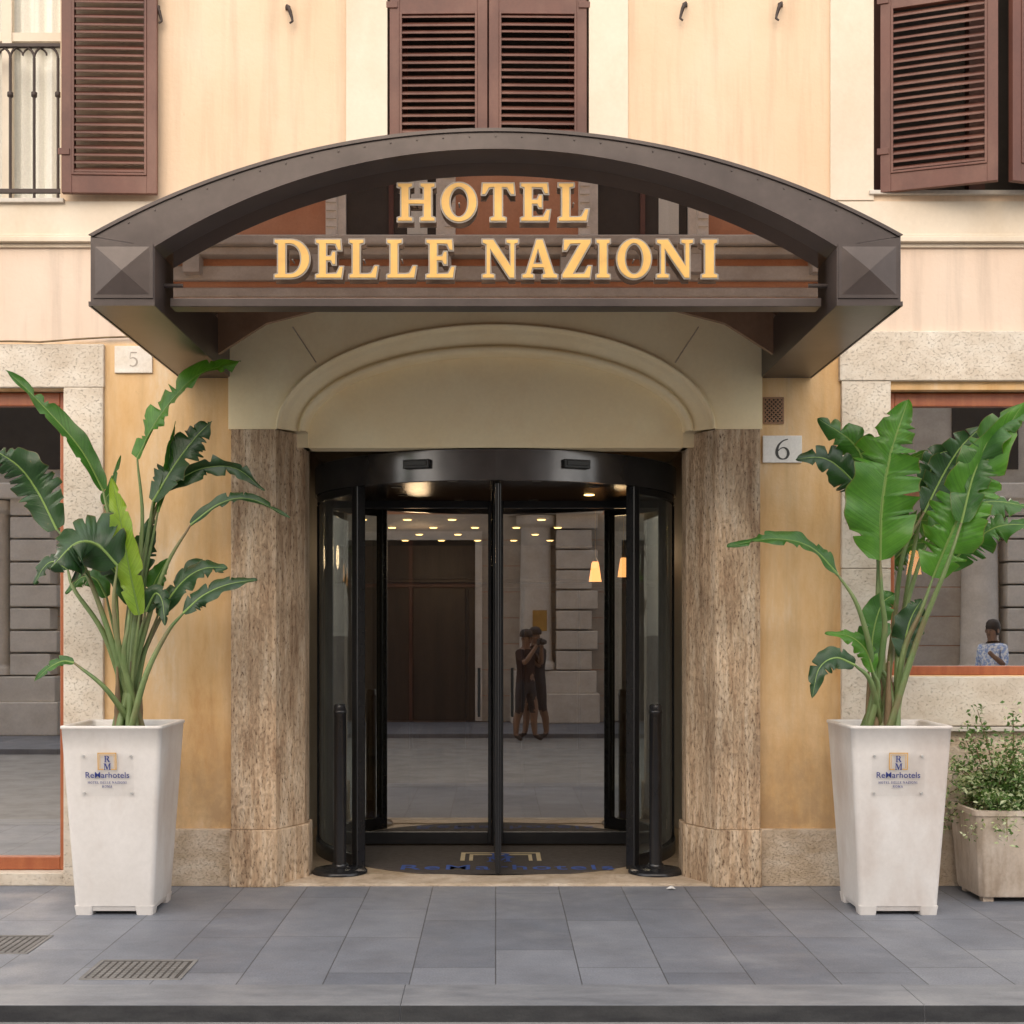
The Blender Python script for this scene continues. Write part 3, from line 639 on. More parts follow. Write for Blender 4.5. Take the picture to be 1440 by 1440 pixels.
# ------------------------------------------------------------------ revolving door
cy=1.444; RD=1.295; z1=2.52; z2=2.714
rd=thing('revolving_door','glass and black metal revolving door with four leaves inside a curved drum','door',(0,cy,0))
hd=MB().arc(0,cy,RD-.05,RD,0,360,z1,z2,96).build('header','header',rd)
MB().lathe(0,cy,[(RD-.03,z2-.01),(RD-.03,z2-.004)],64).build('roof_cap','blackm',rd)
cl=MB().lathe(0,cy,[(RD-.052,z1+.06),(RD-.052,z1+.065)],64).build('drum_ceiling','header',rd)
for a in range(8): MB().lathe(.75*math.sin(R(a*45+22)),cy-.75*math.cos(R(a*45+22)),[(.04,z1+.058),(.035,z1+.056)],14).build('downlight','spotglow' if a in (2,) else 'silver',cl)
for px in (587,810):
    xx_=X(px,.2); yy=cy-math.sqrt(RD**2-xx_**2); a=math.atan2(xx_,RD)
    mb=MB(); mb.box(-.09,.09,-.035,.01,-.028,.028); mb.box(-.075,.075,-.04,-.033,-.012,.02); mb.xf(Matrix.Translation((xx_,yy,Z(653,yy)))@Matrix.Rotation(a,4,'Z')); mb.build('sensor','blackm',hd,bevel=.008)
PA=44.5
for s in (-1,1):
    a0,a1=(PA,180-PA) if s>0 else (-(180-PA),-PA)
    mb=MB(); v=[];k_=32
    for k in range(k_+1):
        a=R(a0+1+(a1-a0-2)*k/k_)
        for z in (.10,z1): v.append((.0+(RD-.03)*math.sin(a),cy-(RD-.03)*math.cos(a),z))
    mb.add(v,[(2*k,2*k+2,2*k+3,2*k+1) for k in range(k_)],0,True)
    sp2=mb.build('side_glass','glassc',rd)
    mb=MB(); mb.arc(0,cy,RD-.055,RD-.005,a0+1,a1-1,.0,.10,32); mb.arc(0,cy,RD-.045,RD-.015,a0+1,a1-1,z1-.05,z1-.001,32); mb.build('side_rail','black',sp2)
    mb=MB(); am=s*90; mb.arc(0,cy,RD-.05,RD-.005,am-.9,am+.9,.1,z1-.05,2); mb.build('mullion','black',sp2)
    for aa in (s*PA,s*(180-PA)):
        mb=MB(); mb.box(-.028,.028,-.045,.030,.0,z1); mb.xf(Matrix.Translation((RD*math.sin(R(aa))*.985,cy-RD*math.cos(R(aa))*.985,0))@Matrix.Rotation(R(aa),4,'Z')); mb.build('door_post','black',rd,bevel=.008)
MB().lathe(0,cy,[(.028,.012),(.028,z1+.055)],20).build('centre_column','black',rd)
for k in range(4):
    ang=k*90; Ln=RD-.085; mb=MB()
    mb.box(.030,.055,-.018,.018,.03,z1-.01); mb.box(Ln-.035,Ln,-.018,.018,.03,z1-.01)
    mb.box(.055,Ln-.035,-.017,.017,.03,.12); mb.box(.055,Ln-.035,-.017,.017,z1-.065,z1-.01)
    mb.box(Ln,Ln+.022,-.004,.004,.03,z1-.01)
    Mx=Matrix.Translation((0,cy,0))@Matrix.Rotation(R(ang+(.8 if k%2 else 0)),4,'Z'); mb.xf(Mx)
    lf=mb.build('door_leaf','black',rd,bevel=.004)
    MB().add([(.05,0,.11),(Ln-.03,0,.11),(Ln-.03,0,z1-.06),(.05,0,z1-.06)],[(0,1,2,3)]).xf(Mx).build('pane','glassd' if k in (0,2) else 'glassc',lf)
    if k in (0,2):
        mb=MB().tube([(.12,-.045,.95),(.12,-.045,1.30)],.010,8); mb.xf(Mx if k==0 else Mx@Matrix.Diagonal((1,-1,1,1))); mb.build('push_bar','blackm',lf)
mt=MB().lathe(0,cy,[(1.2,.0085),(1.2,.014),(1.19,.016)],72).build('doormat','mat'); tag(mt,'round brown grey doormat with blue and gold print inside the revolving door','doormat')
mb=MB()
me=textmesh('ReMarhotels',.24,.0004,'CENTER',1.15,.002); me_to_mb(me,mb,Matrix.Translation((X(712,.72),.46,.0175)),0)
for (xa,xb,ya,yb) in ((-.24,.31,1.10,1.13),(-.24,-.21,.80,1.10),(.28,.31,.80,1.10),(-.18,.25,1.03,1.055),(-.18,-.155,.80,1.03),(.225,.25,.80,1.03)): mb.box(xa,xb,ya,yb,.0165,.0178,1)
for c,x,y_ in (('R',-.04,.93),('M',-.06,.76)): me_to_mb(glyph(gl(c,.17,.17),.0004),mb,Matrix.Translation((x,y_,.0178)),0)
mb.build('mat_print',['matblue','matgold'],mt)
for (x,y,z,e) in ((-.8,5.5,2.35,12),(1.2,4.2,2.3,8)):
    l=bpy.data.lights.new('lobby_lamp','POINT'); l.energy=e; l.color=(1,.68,.38); l.shadow_soft_size=.12
    q=bpy.data.objects.new('lobby_lamp',l); q.location=(x,y,z); COL.objects.link(q)
def bollard(x,y,label):
    b=thing('bollard',label,'bollard',(x,y,.0),'black posts guarding the revolving door')
    MB().lathe(x,y,[(.176,.0165),(.176,.03),(.165,.042),(.10,.05),(.055,.055),(.05,.075)],48).build('base',"black",b)
    MB().lathe(x,y,[(.041,.06),(.041,1.04),(.044,1.041),(.044,1.06),(.041,1.061),(.041,1.09),(.03,1.10)],28).build('post','black',b)
bollard(X(478,.35),.35,'black cylindrical bollard on a round base left of the revolving door')
bollard(X(922,.35),.35,'black cylindrical bollard on a round base right of the revolving door')
# ------------------------------------------------------------------ plaques
def sm(pts,ws,k=6):
    out=[];wo=[]
    Q=[Vector(pts[0])*2-Vector(pts[1])]+[Vector(p) for p in pts]+[Vector(pts[-1])*2-Vector(pts[-2])]
    for i in range(len(pts)-1):
        a,b,c,d=Q[i:i+4]
        for j in range(k):
            t=j/k; out.append(tuple(.5*((2*b)+(-a+c)*t+(2*a-5*b+4*c-d)*t*t+(-a+3*b-3*c+d)*t**3))); wo.append(ws[i]*(1-t)+ws[i+1]*t)
    return out+[tuple(pts[-1])],wo+[ws[-1]]
def numeral(t):
    mb=MB()
    if t=='6':
        mb.ribbon(*sm([(.64,.97),(.40,.88),(.20,.68),(.11,.42),(.13,.2),(.25,.05),(.42,.01),(.58,.08),(.66,.27),(.60,.47),(.44,.56),(.28,.51),(.17,.40)],[.045,.06,.10,.14,.14,.09,.05,.10,.14,.11,.055,.045,.04]))
    else:
        mb.ribbon([(.19,.955),(.63,.955)],[.09,.08]); mb.ribbon([(.19,.93),(.15,.55)],[.04,.04])
        mb.ribbon(*sm([(.15,.545),(.36,.60),(.56,.50),(.63,.30),(.53,.09),(.32,.02),(.14,.08)],[.03,.07,.12,.14,.11,.06,.09]))
    return mb
def plaque(px0,px1,py0,py1,t,matn,ink,label,size,y=-.001):
    mb=MB(); mb.box(X(px0),X(px1),-.016,y,Z(py1),Z(py0)); p=mb.build('house_number_plaque',matn,bevel=.003)
    tag(p,label,'sign'); nm_=numeral(t)
    nm_.xf(Matrix.Translation(((X(px0)+X(px1))/2-size*.38,-.0175,(Z(py0)+Z(py1))/2-size*.49))@Matrix.Scale(size,4))
    nm_.build('engraved_number',ink,p); return p
plaque(1072,1127,613,651,'6','marble','ink','white marble plaque with engraved 6 right of the entrance',.128)
plaque(162,215,487,525,'5','marble2','inkp','faded marble plaque with engraved 5 at upper left of the entrance',.09)
for px,py,lb in ((405,12,'small rusty iron wall hook between the left shutter and the middle window'),(222,12,'small rusty iron wall hook beside the folded back left shutter'),(963,8,'small rusty iron wall hook just right of the middle window'),(1097,8,'small rusty iron wall hook left of the right window')):
    x=X(px); z=Z(py); s=-1 if px<600 else 1
    mb=MB(); mb.tube([(x,.0,z),(x,-.04,z),(x+s*-.01,-.055,z-.015),(x-s*.02,-.05,z-.04),(x-s*.03,-.045,z-.075),(x-s*.035,-.05,z-.10),(x-s*.02,-.055,z-.115)],[.009,.009,.011,.012,.009,.008,.006],7)
    mb.lathe(x,-.006,[(.016,z-.01),(.016,z+.012)],8)
    o=mb.build('wall_hook','iron'); tag(o,lb,'hook','iron shutter hooks on the wall')
# ------------------------------------------------------------------ planters
def rsq(cx,cy_,a,r,z,k=5,b=None):
    b=b or a; P=[]
    for (sx,sy,a0) in ((1,1,0),(-1,1,90),(-1,-1,180),(1,-1,270)):
        for i in range(k+1):
            t=R(a0+90*i/k); P.append((cx+sx*(a-r)+r*math.cos(t),cy_+sy*(b-r)+r*math.sin(t),z))
    return P
def planter(cx,cyy,label):
    a1,a0=.284,.218; hh=1.05
    pt=thing('planter',label,'planter',(cx,cyy,0),'tall white tapered planters flanking the entrance')
    mb=MB(); L=[rsq(cx,cyy,a0-.0,.03,.05)]
    for i in range(1,9):
        t=i/8; L.append(rsq(cx,cyy,a0+(a1-.006-a0)*t,.03,.05+(hh-.02-.05)*t))
    L+= [rsq(cx,cyy,a1,.032,hh-.016),rsq(cx,cyy,a1,.032,hh-.003),rsq(cx,cyy,a1-.004,.03,hh),rsq(cx,cyy,a1-.022,.026,hh),rsq(cx,cyy,a1-.03,.024,hh-.01),rsq(cx,cyy,a1-.06,.02,hh-.2)]
    mb.loops(L,0,True,True,True)
    for sx in (-1,1):
        for sy in (-1,1):
            x=cx+sx*(a0-.05);y=cyy+sy*(a0-.05)
            mb.loops([rsq(x,y,.045,.012,0,3),rsq(x,y,.052,.012,.051,3)],0,True)
    mb.loops([rsq(cx,cyy,a0-.012,.03,.022),rsq(cx,cyy,a0-.004,.03,.052)],0,True)
    mb.build('pot','white',pt)
    MB().loops([rsq(cx,cyy,a1-.04,.02,hh-.07),rsq(cx,cyy,a1-.045,.02,hh-.05)]).build('soil','soil',pt)
    tilt=math.atan2(a1-a0,hh); zc_=.78; yfn=lambda z:cyy-(a0+(a1-.006-a0)*(z-.05)/(hh-.07))
    T=Matrix.Translation((cx-.02,yfn(zc_)-.006,zc_))@Matrix.Rotation(tilt,4,'X')
    mb=MB(); mb.add([(-.145,-.005,-.115),(.145,-.005,-.115),(.145,-.005,.12),(-.145,-.005,.12)],[(0,1,2,3)]); mb.xf(T); pq=mb.build('plaque','acrylic',pt)
    for sx in (-1,1):
        for sz in (-.1,.105): 
            MB().loops([[(sx*.13+.006*math.cos(a),y,sz+.006*math.sin(a)) for a in [2*math.pi*k/10 for k in range(10)]] for y in (.004,-.010)]).xf(T).build('screw','screw',pq)
    mb=MB()
    def bx(x0,x1,z0,z1,mi):
        q=MB().box(x0,x1,-.0062,-.0054,z0,z1); q.xf(T); mb.add(q.v,q.f,mi)
    for (x0,x1,z0,z1) in ((-.052,-.046,.03,.125),(.046,.052,.03,.125),(-.052,.052,.119,.125),(-.052,-.02,.03,.036),(.02,.052,.03,.036),(-.041,-.038,.04,.114),(.038,.041,.04,.114),(-.041,.041,.111,.114)): bx(x0,x1,z0,z1,1)
    serif_line(mb,T,'R',.004,-.0066,.072,.036,0); serif_line(mb,T,'M',.004,-.0066,.030,.036,0)
    me=textmesh('ReMarhotels',.046,.0003,'CENTER',1.03,.0003); me_to_mb(me,mb,T@Matrix.Translation((0,-.0066,-.014))@FR,0)
    serif_line(mb,T,'HOTEL DELLE NAZIONI',0,-.0066,-.046,.0125,0,.2); serif_line(mb,T,'ROMA',0,-.0066,-.068,.0125,0,.2)
    mb.build('logo',['blue','orange'],pq)
    return pt
PL=(X(160,-.88),-.88+.218); PR=(X(1264,-.88),-.88+.218)
planter(*PL,'tall white tapered planter left of the entrance holding a spindly dark leaved plant')
planter(*PR,'tall white tapered planter right of the entrance holding a bright broad leaved plant')
# ------------------------------------------------------------------ big leaved plants
def bez(P,n_):
    P=[Vector(p) for p in P]; out=[]
    Q=[P[0]*2-P[1]]+P+[P[-1]*2-P[-2]]
    seg=len(P)-1
    for i in range(seg):
        a,b,c,d=Q[i:i+4]
        for k in range(n_):
            t=k/n_; out.append(.5*((2*b)+(-a+c)*t+(2*a-5*b+4*c-d)*t*t+(-a+3*b-3*c+d)*t**3))
    out.append(P[-1]); return out
def blade(path,width,nrm,fold,curl,tone,parent,seed,tears=4):
    rnd=random.Random(seed); pts=bez(path,26); N=len(pts); K=6
    nrm=Vector(nrm).normalized(); ph=rnd.uniform(0,6); off=rnd.uniform(0,1)
    mb=MB(); 
    for side in (-1,1):
        cuts=[(rnd.uniform(.12,.92),rnd.uniform(.3,.9),rnd.uniform(.010,.022)) for _ in range(tears)]
        sf=fold*rnd.uniform(.6,1.5)
        rows=[];uvs=[]
        for i,p in enumerate(pts):
            t=i/(N-1); T=(pts[min(i+1,N-1)]-pts[max(i-1,0)]).normalized()
            Sd=T.cross(nrm); 
            if Sd.length<.05: Sd=Vector((1,0,0))
            Sd.normalize(); Nn=Sd.cross(T).normalized()
            pr=(math.sin(math.pi*min(1,(t*.97+.03)**.74)))**.72 if t<1 else 0
            pr=max(.0,pr)
            w_=width*.5*pr*(1+.06*math.sin(t*17+ph+side)+.04*math.sin(t*41+ph))
            lift=0
            for c,dp,wd in cuts:
                d=abs(t-c)
                if d<wd: w_*=1-dp*(1-d/wd)
                elif 0<t-c<.14: lift+=.13*(1-(t-c)/.14)
            row=[]
            for k in range(K+1):
                v=k/K; wav=.055*width*math.sin(t*22+ph+side*1.3)*v*v - lift*width*v*v
                row.append(p+Sd*side*w_*v*math.cos(sf)*(1-.15*v*abs(curl))+T*w_*.18*v+Nn*(w_*v*math.sin(sf)-curl*w_*v*v+wav)); uvs.append((t+off,v))
            rows.append(row)
        v=[q for r_ in rows for q in r_]; fs=[]
        for i in range(N-1):
            for k in range(K):
                a=i*(K+1)+k; fs.append((a,a+1,a+K+2,a+K+1) if side>0 else (a,a+K+1,a+K+2,a+1))
        mb.add(v,fs,0,True,uvs)
    n6=6; L=[]
    for i,p in enumerate(pts):
        t=i/(N-1); r=.0075*(1-t)+.0012
        T=(pts[min(i+1,N-1)]-pts[max(i-1,0)]).normalized(); a=T.cross(Vector((.1,1,.1))).normalized(); b=a.cross(T)
        L+= [p-(nrm*.002)+(a*math.cos(2*math.pi*k/n6)+b*math.sin(2*math.pi*k/n6))*r for k in range(n6)]
    fs=[(i*n6+k,i*n6+(k+1)%n6,(i+1)*n6+(k+1)%n6,(i+1)*n6+k) for i in range(N-1) for k in range(n6)]
    mb.add(L,fs,0,True,[(0,.0)]*len(L))
    return mb.build('leaf',tone,parent)
def plant(name,label,base,specs,seed,wk=1.0,fk=1.0):
    root=thing(name,label,'plant',(base[0],base[1],1.0))
    rnd=random.Random(seed)
    for i,sp in enumerate(specs):
        st,bl,wpx,nrm,fold,curl,tone=sp
        yb=base[1]
        bp=(base[0]+rnd.uniform(-.09,.09),yb+rnd.uniform(-.09,.09),.99)
        W=lambda q:(X(q[0],yb+q[2]),yb+q[2],Z(q[1],yb+q[2]))
        P=[bp]+[W(q) for q in st]+[W(bl[0])]
        pp=bez(P,8); n_=len(pp)
        MB().tube(pp,[.017*(1-j/n_)**.8+.0045 for j in range(n_)],8).build('stem','stem',root)
        blade([W(q) for q in bl],wpx*wk*(D+yb)/F,nrm,fold*fk,curl,tone,root,seed*31+i,3 if wpx<50 else 8)
    for k in range(5):
        a=k*1.3; x=base[0]+.055*math.cos(a); y=base[1]+.055*math.sin(a)
        MB().tube([(x,y,.98),(x*1.0+.01*math.cos(a),y,1.12),(x+.015*math.cos(a),y,1.28+.03*k)],[.026,.022,.006],8).build('sheath','bark',root)
    return root
dn='leafd';mn='leafm';yn='leafy';bn='leafb'
specL=[
 ([(165,900,0),(158,760,0)],[(145,690,0),(112,630,-.02),(55,565,-.05),(8,520,-.08)],38,(.55,-.8,.5),.5,0,mn),
 ([(185,880,0),(200,740,0)],[(193,645,0),(225,585,-.02),(275,530,-.02),(338,507,0)],62,(-.5,-.9,.35),.35,.1,bn),
 ([(190,870,0),(207,760,.05)],[(215,705,.05),(245,655,.05),(275,615,.05),(298,592,.05)],60,(-.3,-1,.2),.2,.1,dn),
 ([(192,860,.1),(212,740,.1)],[(232,688,.1),(280,660,.05),(330,658,.0),(372,690,-.05)],44,(.1,-.75,-.6),.5,.3,dn),
 ([(200,900,0),(232,800,0)],[(268,738,0),(310,708,0),(352,702,-.05),(408,728,-.1)],30,(.1,-.8,.7),.6,.2,dn),
 ([(170,920,-.1),(160,850,-.15)],[(165,795,-.15),(135,765,-.2),(105,765,-.25),(70,800,-.3)],104,(-.15,-.95,.3),-.15,.25,dn),
 ([(150,880,0),(110,780,0)],[(80,745,0),(52,690,0),(25,655,-.05),(-12,630,-.1)],74,(-.3,-.9,.4),.2,.3,dn),
 ([(185,960,-.05)],[(196,865,-.08),(182,800,-.1),(170,735,-.1),(157,672,-.08)],46,(.1,-1,.0),.25,.1,yn),
 ([(150,900,.05),(105,830,.05)],[(95,800,.1),(75,790,.1),(60,800,.1),(48,822,.1)],36,(-.2,-.9,.5),.3,.3,dn),
 ([(200,930,.05)],[(222,865,.05),(255,820,.05),(285,800,.03),(320,798,.0)],44,(.1,-.7,.6),.2,.3,dn),
 ([(205,950,-.1),(235,890,-.1)],[(258,862,-.1),(285,838,-.1),(320,822,-.12),(362,815,-.15)],40,(.1,-.75,.55),.3,.3,dn),
 ([(150,970,-.15)],[(104,932,-.15),(88,930,-.15),(68,940,-.17),(48,958,-.2)],22,(0,-.8,.6),.3,.2,mn),
 ([(192,900,.1),(205,800,.1)],[(210,735,.1),(222,690,.1),(235,645,.1),(247,592,.1)],16,(0,-1,0),.9,0,bn),
 ([(195,930,.1)],[(205,855,.12),(215,825,.12),(225,805,.12),(236,785,.1)],34,(0,-1,.2),.3,.1,mn),
 ([(175,930,-.1),(180,880,-.1)],[(183,850,-.05),(165,810,-.03),(145,790,0),(120,770,.02)],40,(.3,-.9,.2),.3,.2,dn),
 ([(190,900,.15),(175,800,.15)],[(170,740,.15),(150,705,.15),(155,690,.15),(170,640,.15)],20,(0,-1,.2),.5,.2,mn),
 ([(195,940,.05),(220,880,.1)],[(250,830,.15),(270,800,.15),(290,795,.15),(315,805,.12)],34,(.1,-.6,.7),.3,.3,dn),
 ([(188,900,.05)],[(222,720,.08),(235,670,.08),(240,630,.08),(246,600,.05)],22,(0,-1,0),.6,0,mn),
 ([(185,950,-.02)],[(205,860,-.02),(218,835,-.03),(228,845,-.05),(232,880,-.08)],34,(.2,-.9,.3),.3,.4,dn),
 ([(172,950,.1)],[(150,840,.12),(135,815,.12),(115,812,.12),(92,835,.1)],40,(-.1,-.85,.5),.25,.4,mn),
 ([(178,920,.12)],[(182,830,.12),(198,790,.12),(205,760,.12),(215,725,.12)],44,(.1,-1,.1),.25,.2,dn),
]
plant('leafy_plant','tall plant with narrow dark green paddle leaves growing in the left white planter',(PL[0]+.02,PL[1]),specL,3,.92,1.35)
specR=[
 ([(1225,920,-.1),(1205,850,-.15)],[(1178,808,-.15),(1140,770,-.2),(1090,758,-.25),(1022,768,-.3)],44,(-.1,-.65,.75),.35,.3,mn),
 ([(1235,880,.05),(1235,780,.05)],[(1222,712,.05),(1195,672,.02),(1160,645,0),(1120,645,-.05)],58,(-.3,-.9,.3),.3,.3,dn),
 ([(1240,900,.1),(1235,840,.1)],[(1235,770,.08),(1225,700,.05),(1205,630,.02),(1150,588,.0)],74,(-.45,-.9,.2),.15,.15,mn),
 ([(1243,900,-.1),(1240,840,-.15)],[(1238,788,-.15),(1240,715,-.18),(1252,640,-.2),(1277,562,-.2)],106,(.05,-1,.15),.2,.1,bn),
 ([(1270,920,-.05),(1295,860,-.1)],[(1312,812,-.1),(1340,745,-.15),(1375,670,-.2),(1440,565,-.3)],90,(-.25,-.95,.25),.3,.15,bn),
 ([(1265,900,.1),(1290,800,.1)],[(1310,750,.1),(1345,720,.1),(1395,705,.1),(1460,715,.1)],66,(0,-.7,.6),.2,.3,mn),
 ([(1255,900,.15),(1270,780,.15)],[(1300,720,.15),(1325,670,.15),(1350,630,.12),(1380,600,.1)],56,(.1,-1,.1),.25,.1,dn),
 ([(1225,960,-.15)],[(1202,935,-.15),(1175,925,-.17),(1152,940,-.2),(1142,982,-.22)],38,(-.2,-.85,.4),.3,.3,dn),
 ([(1235,970,-.1)],[(1228,945,-.1),(1218,915,-.1),(1195,895,-.1),(1160,890,-.12)],30,(-.2,-.7,.6),.3,.3,bn),
 ([(1265,980,.05)],[(1270,925,.05),(1275,890,.05),(1283,865,.05),(1297,842,.05)],46,(0,-1,0),.2,.1,dn),
 ([(1250,960,0)],[(1225,930,0),(1228,890,0),(1240,850,0),(1258,835,0)],48,(.2,-1,.1),.2,.1,mn),
 ([(1275,930,.1),(1310,850,.1)],[(1330,800,.1),(1365,765,.05),(1405,740,0),(1455,738,-.05)],58,(-.1,-.75,.5),.25,.25,mn),
 ([(1290,900,-.1),(1330,800,-.2)],[(1352,735,-.2),(1372,660,-.2),(1405,600,-.25),(1480,560,-.3)],60,(-.4,-.8,.4),.3,.2,mn),
 ([(1262,900,.2),(1280,800,.2)],[(1300,700,.2),(1308,665,.2),(1318,640,.2),(1345,632,.2)],40,(0,-1,.1),.3,.1,dn),
]
plant('leafy_plant','lush plant with broad bright green paddle leaves growing in the right white planter',(PR[0]-.04,PR[1]),specR,5,1.0,1.15)
# ------------------------------------------------------------------ small fluted pot with shrub
sx,sy=X(1410,-.32),-.32
pt=thing('planter','small beige fluted square pot at the right edge under the window','planter',(sx,sy,0))
mb=MB(); L=[]
for z,a in ((.03,.205),(.05,.212),(.42,.238),(.50,.245)):
    base=rsq(sx,sy,a,.05,z,8); 
    nn=200; per=[]; tot=len(base)
    for i in range(nn):
        f=i/nn*tot; k=int(f); fr=f-k; per.append(Vector(base[k%tot]).lerp(Vector(base[(k+1)%tot]),fr))
    d=[0]
    for i in range(nn): d.append(d[-1]+(per[(i+1)%nn]-per[i]).length)
    out=[]; j=0; m_=240
    for q in range(m_):
        t=d[-1]*q/m_
        while d[j+1]<t: j+=1
        fr=(t-d[j])/max(1e-9,d[j+1]-d[j]); p=per[j].lerp(per[(j+1)%nn],fr)
        fl=1-.014*(.5+.5*math.cos(2*math.pi*q/m_*40)) if z<.49 else 1
        out.append(Vector((sx,sy,z))+(p-Vector((sx,sy,z)))*fl)
    L.append(out)
mb.loops(L,0,True,True,False)
top=[tuple(p) for p in L[-1]]
def scl(P,f,z): return [Vector((sx+(p[0]-sx)*f,sy+(p[1]-sy)*f,z)) for p in P]
mb.loops([scl(top,1.0,.5),scl(top,1.04,.505),scl(top,1.04,.535),scl(top,.92,.535),scl(top,.9,.45)],0,False,False,True)
for ax in (-1,1):
    for ay in (-1,1): mb.box(sx+ax*.15-.03,sx+ax*.15+.03,sy+ay*.15-.03,sy+ay*.15+.03,0,.032)
mb.build('pot','potbeige',pt)
MB().loops([scl(top,.9,.47),scl(top,.9,.49)]).build('soil','soil',pt)
sh=thing('shrub','bushy small leaved shrub with variegated leaves growing in the small fluted pot','shrub',(sx,sy,.48))
rnd=random.Random(11); mbs=MB(); mbl=MB()
for i in range(84):
    a=rnd.uniform(0,6.28); r=rnd.uniform(.06,.36); h=rnd.uniform(.06,.34)+(.30 if i<7 else 0)
    if i<7: r*=.6
    drp=-.18 if (i>52) else 0
    p0=Vector((sx+rnd.uniform(-.07,.07),sy+rnd.uniform(-.07,.07),.48)); p1=p0+Vector((r*.5*math.cos(a),r*.5*math.sin(a),h*.6)); p2=p0+Vector((r*math.cos(a),r*math.sin(a),h+drp))
    if p2.y>-.06: p2.y=-.06
    P=bez([p0,p1,p2],6); mbs.tube(P,[.005*(1-j/len(P))+.0015 for j in range(len(P))],5)
    for q in P[3:]:
        for _ in range(12):
            c=q+Vector((rnd.gauss(0,.035),rnd.gauss(0,.035),rnd.gauss(0,.03)))
            d=Vector((rnd.gauss(0,1),rnd.gauss(0,1)-.3,rnd.gauss(0,.6)+.2)).normalized(); n_=d.cross(Vector((rnd.gauss(0,1),rnd.gauss(0,1),rnd.gauss(0,1)))).normalized(); ln=rnd.uniform(.020,.044); wd=ln*.48
            mid=c+d*ln*.5+Vector((0,0,.003))
            mbl.add([c,mid+n_*wd*.5,c+d*ln,mid-n_*wd*.5],[(0,1,2,3)],1 if (rnd.random()<(.6 if i>24 else .15)) else 0,False,[(0,0.2),(.5,.8),(1,.2),(.5,.8)])
mbs.build('stem','bark',sh); mbl.build('foliage',['sleaf','sleaf2'],sh)
# ------------------------------------------------------------------ covers, scrap
def cover(x0,x1,y0,y1,label):
    t=thing('manhole_cover',label,'manhole cover',((x0+x1)/2,(y0+y1)/2,0),'square cast iron covers set in the pavement')
    mb=MB(); w=.018
    for a in ((x0,x1,y0,y0+w),(x0,x1,y1-w,y1),(x0,x0+w,y0+w,y1-w),(x1-w,x1,y0+w,y1-w)): mb.box(*a,-.01,.004)
    mb.build('frame','cast',t,bevel=.002)
    mb=MB(); mb.box(x0+w+.004,x1-w-.004,y0+w+.004,y1-w-.004,-.01,.002,1)
    sp=.034; nx=int((x1-x0)/sp); ny=int((y1-y0)/sp)
    for i in range(nx):
        for j in range(ny):
            cx=x0+w+.022+i*sp; cy_=y0+w+.022+j*sp
            if cx+.013<x1-w and cy_+.013<y1-w: mb.box(cx-.011,cx+.011,cy_-.011,cy_+.011,.0021,.0045)
    mb.build('lid',['cast','castd'],t)
cover(-1.88,-1.42,-2.27,-1.90,'square studded cast iron cover in the pavement nearest the kerb')
cover(-2.76,-2.28,-1.78,-1.38,'square studded cast iron cover at the left edge of the pavement')
mb=MB(); px_,py_=X(941,-.06),-.14
mb.add([(px_-.03,py_,.004),(px_,py_-.02,.012),(px_+.03,py_,.005),(px_+.012,py_+.02,.02),(px_-.012,py_+.02,.014),(px_+.0,py_,.024)],[(0,1,5),(1,2,5),(2,3,5),(3,4,5),(4,0,5)])
o=mb.build('paper_scrap','paper'); tag(o,'tiny crumpled white paper scrap on the ground before the threshold','litter')
def pendant(x,y,z,ztop,label):
    t=thing('pendant_lamp',label,'lamp',(x,y,z),'warm lit pendant lamps indoors')
    MB().lathe(x,y,[(.055,z-.09),(.052,z-.08),(.03,z+.07),(.022,z+.08)],20).build('lamp_shade','lampglow',t)
    MB().lathe(x,y,[(.024,z+.08),(.012,z+.11),(.004,z+.12),(.004,ztop)],10).build('cord','brass',t)
pendant(X(837,3.2),3.2,Z(803,3.2),LZ-.005,'left of the two small lit pendant lamps behind the right door leaf')
pendant(X(877,3.6),3.6,Z(797,3.6),LZ-.005,'right of the two small lit pendant lamps behind the right door leaf')
pendant(X(1285,1.3),1.3,Z(790,1.3),3.59,'small lit pendant lamp inside the right window')
# ------------------------------------------------------------------ opposite building (only reflections show it)
ob=thing('opposite_building','terracotta building with grey stone trim across the street, mirrored in the sign and door glass','building',(0,-12,0))
BW=8.9; UW=5.4; BH=7.7; WH=5.3
mb=MB(); mb.box(-UW,UW,-16,-12,-.05,BH); mb.box(-BW,-UW,-15.9,-12,-.05,WH); mb.box(UW,BW,-15.9,-12,-.05,WH); mb.build('wall','ochre2',ob)
mb=MB(); 
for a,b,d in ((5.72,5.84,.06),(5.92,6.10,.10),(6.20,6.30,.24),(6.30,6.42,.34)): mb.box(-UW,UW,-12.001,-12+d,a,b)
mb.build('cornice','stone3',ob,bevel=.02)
k=-UW; mb=MB()
while k<UW-.1: mb.box(k,k+.2,-12,-12+.27,5.98,6.199); k+=1.55
mb.build('cornice_bracket','stone3',ob)
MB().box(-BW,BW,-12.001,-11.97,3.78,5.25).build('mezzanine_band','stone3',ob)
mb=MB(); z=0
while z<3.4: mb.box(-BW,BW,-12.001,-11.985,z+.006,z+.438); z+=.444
mb.build('ground_floor_facing','stone3',ob,bevel=.004)
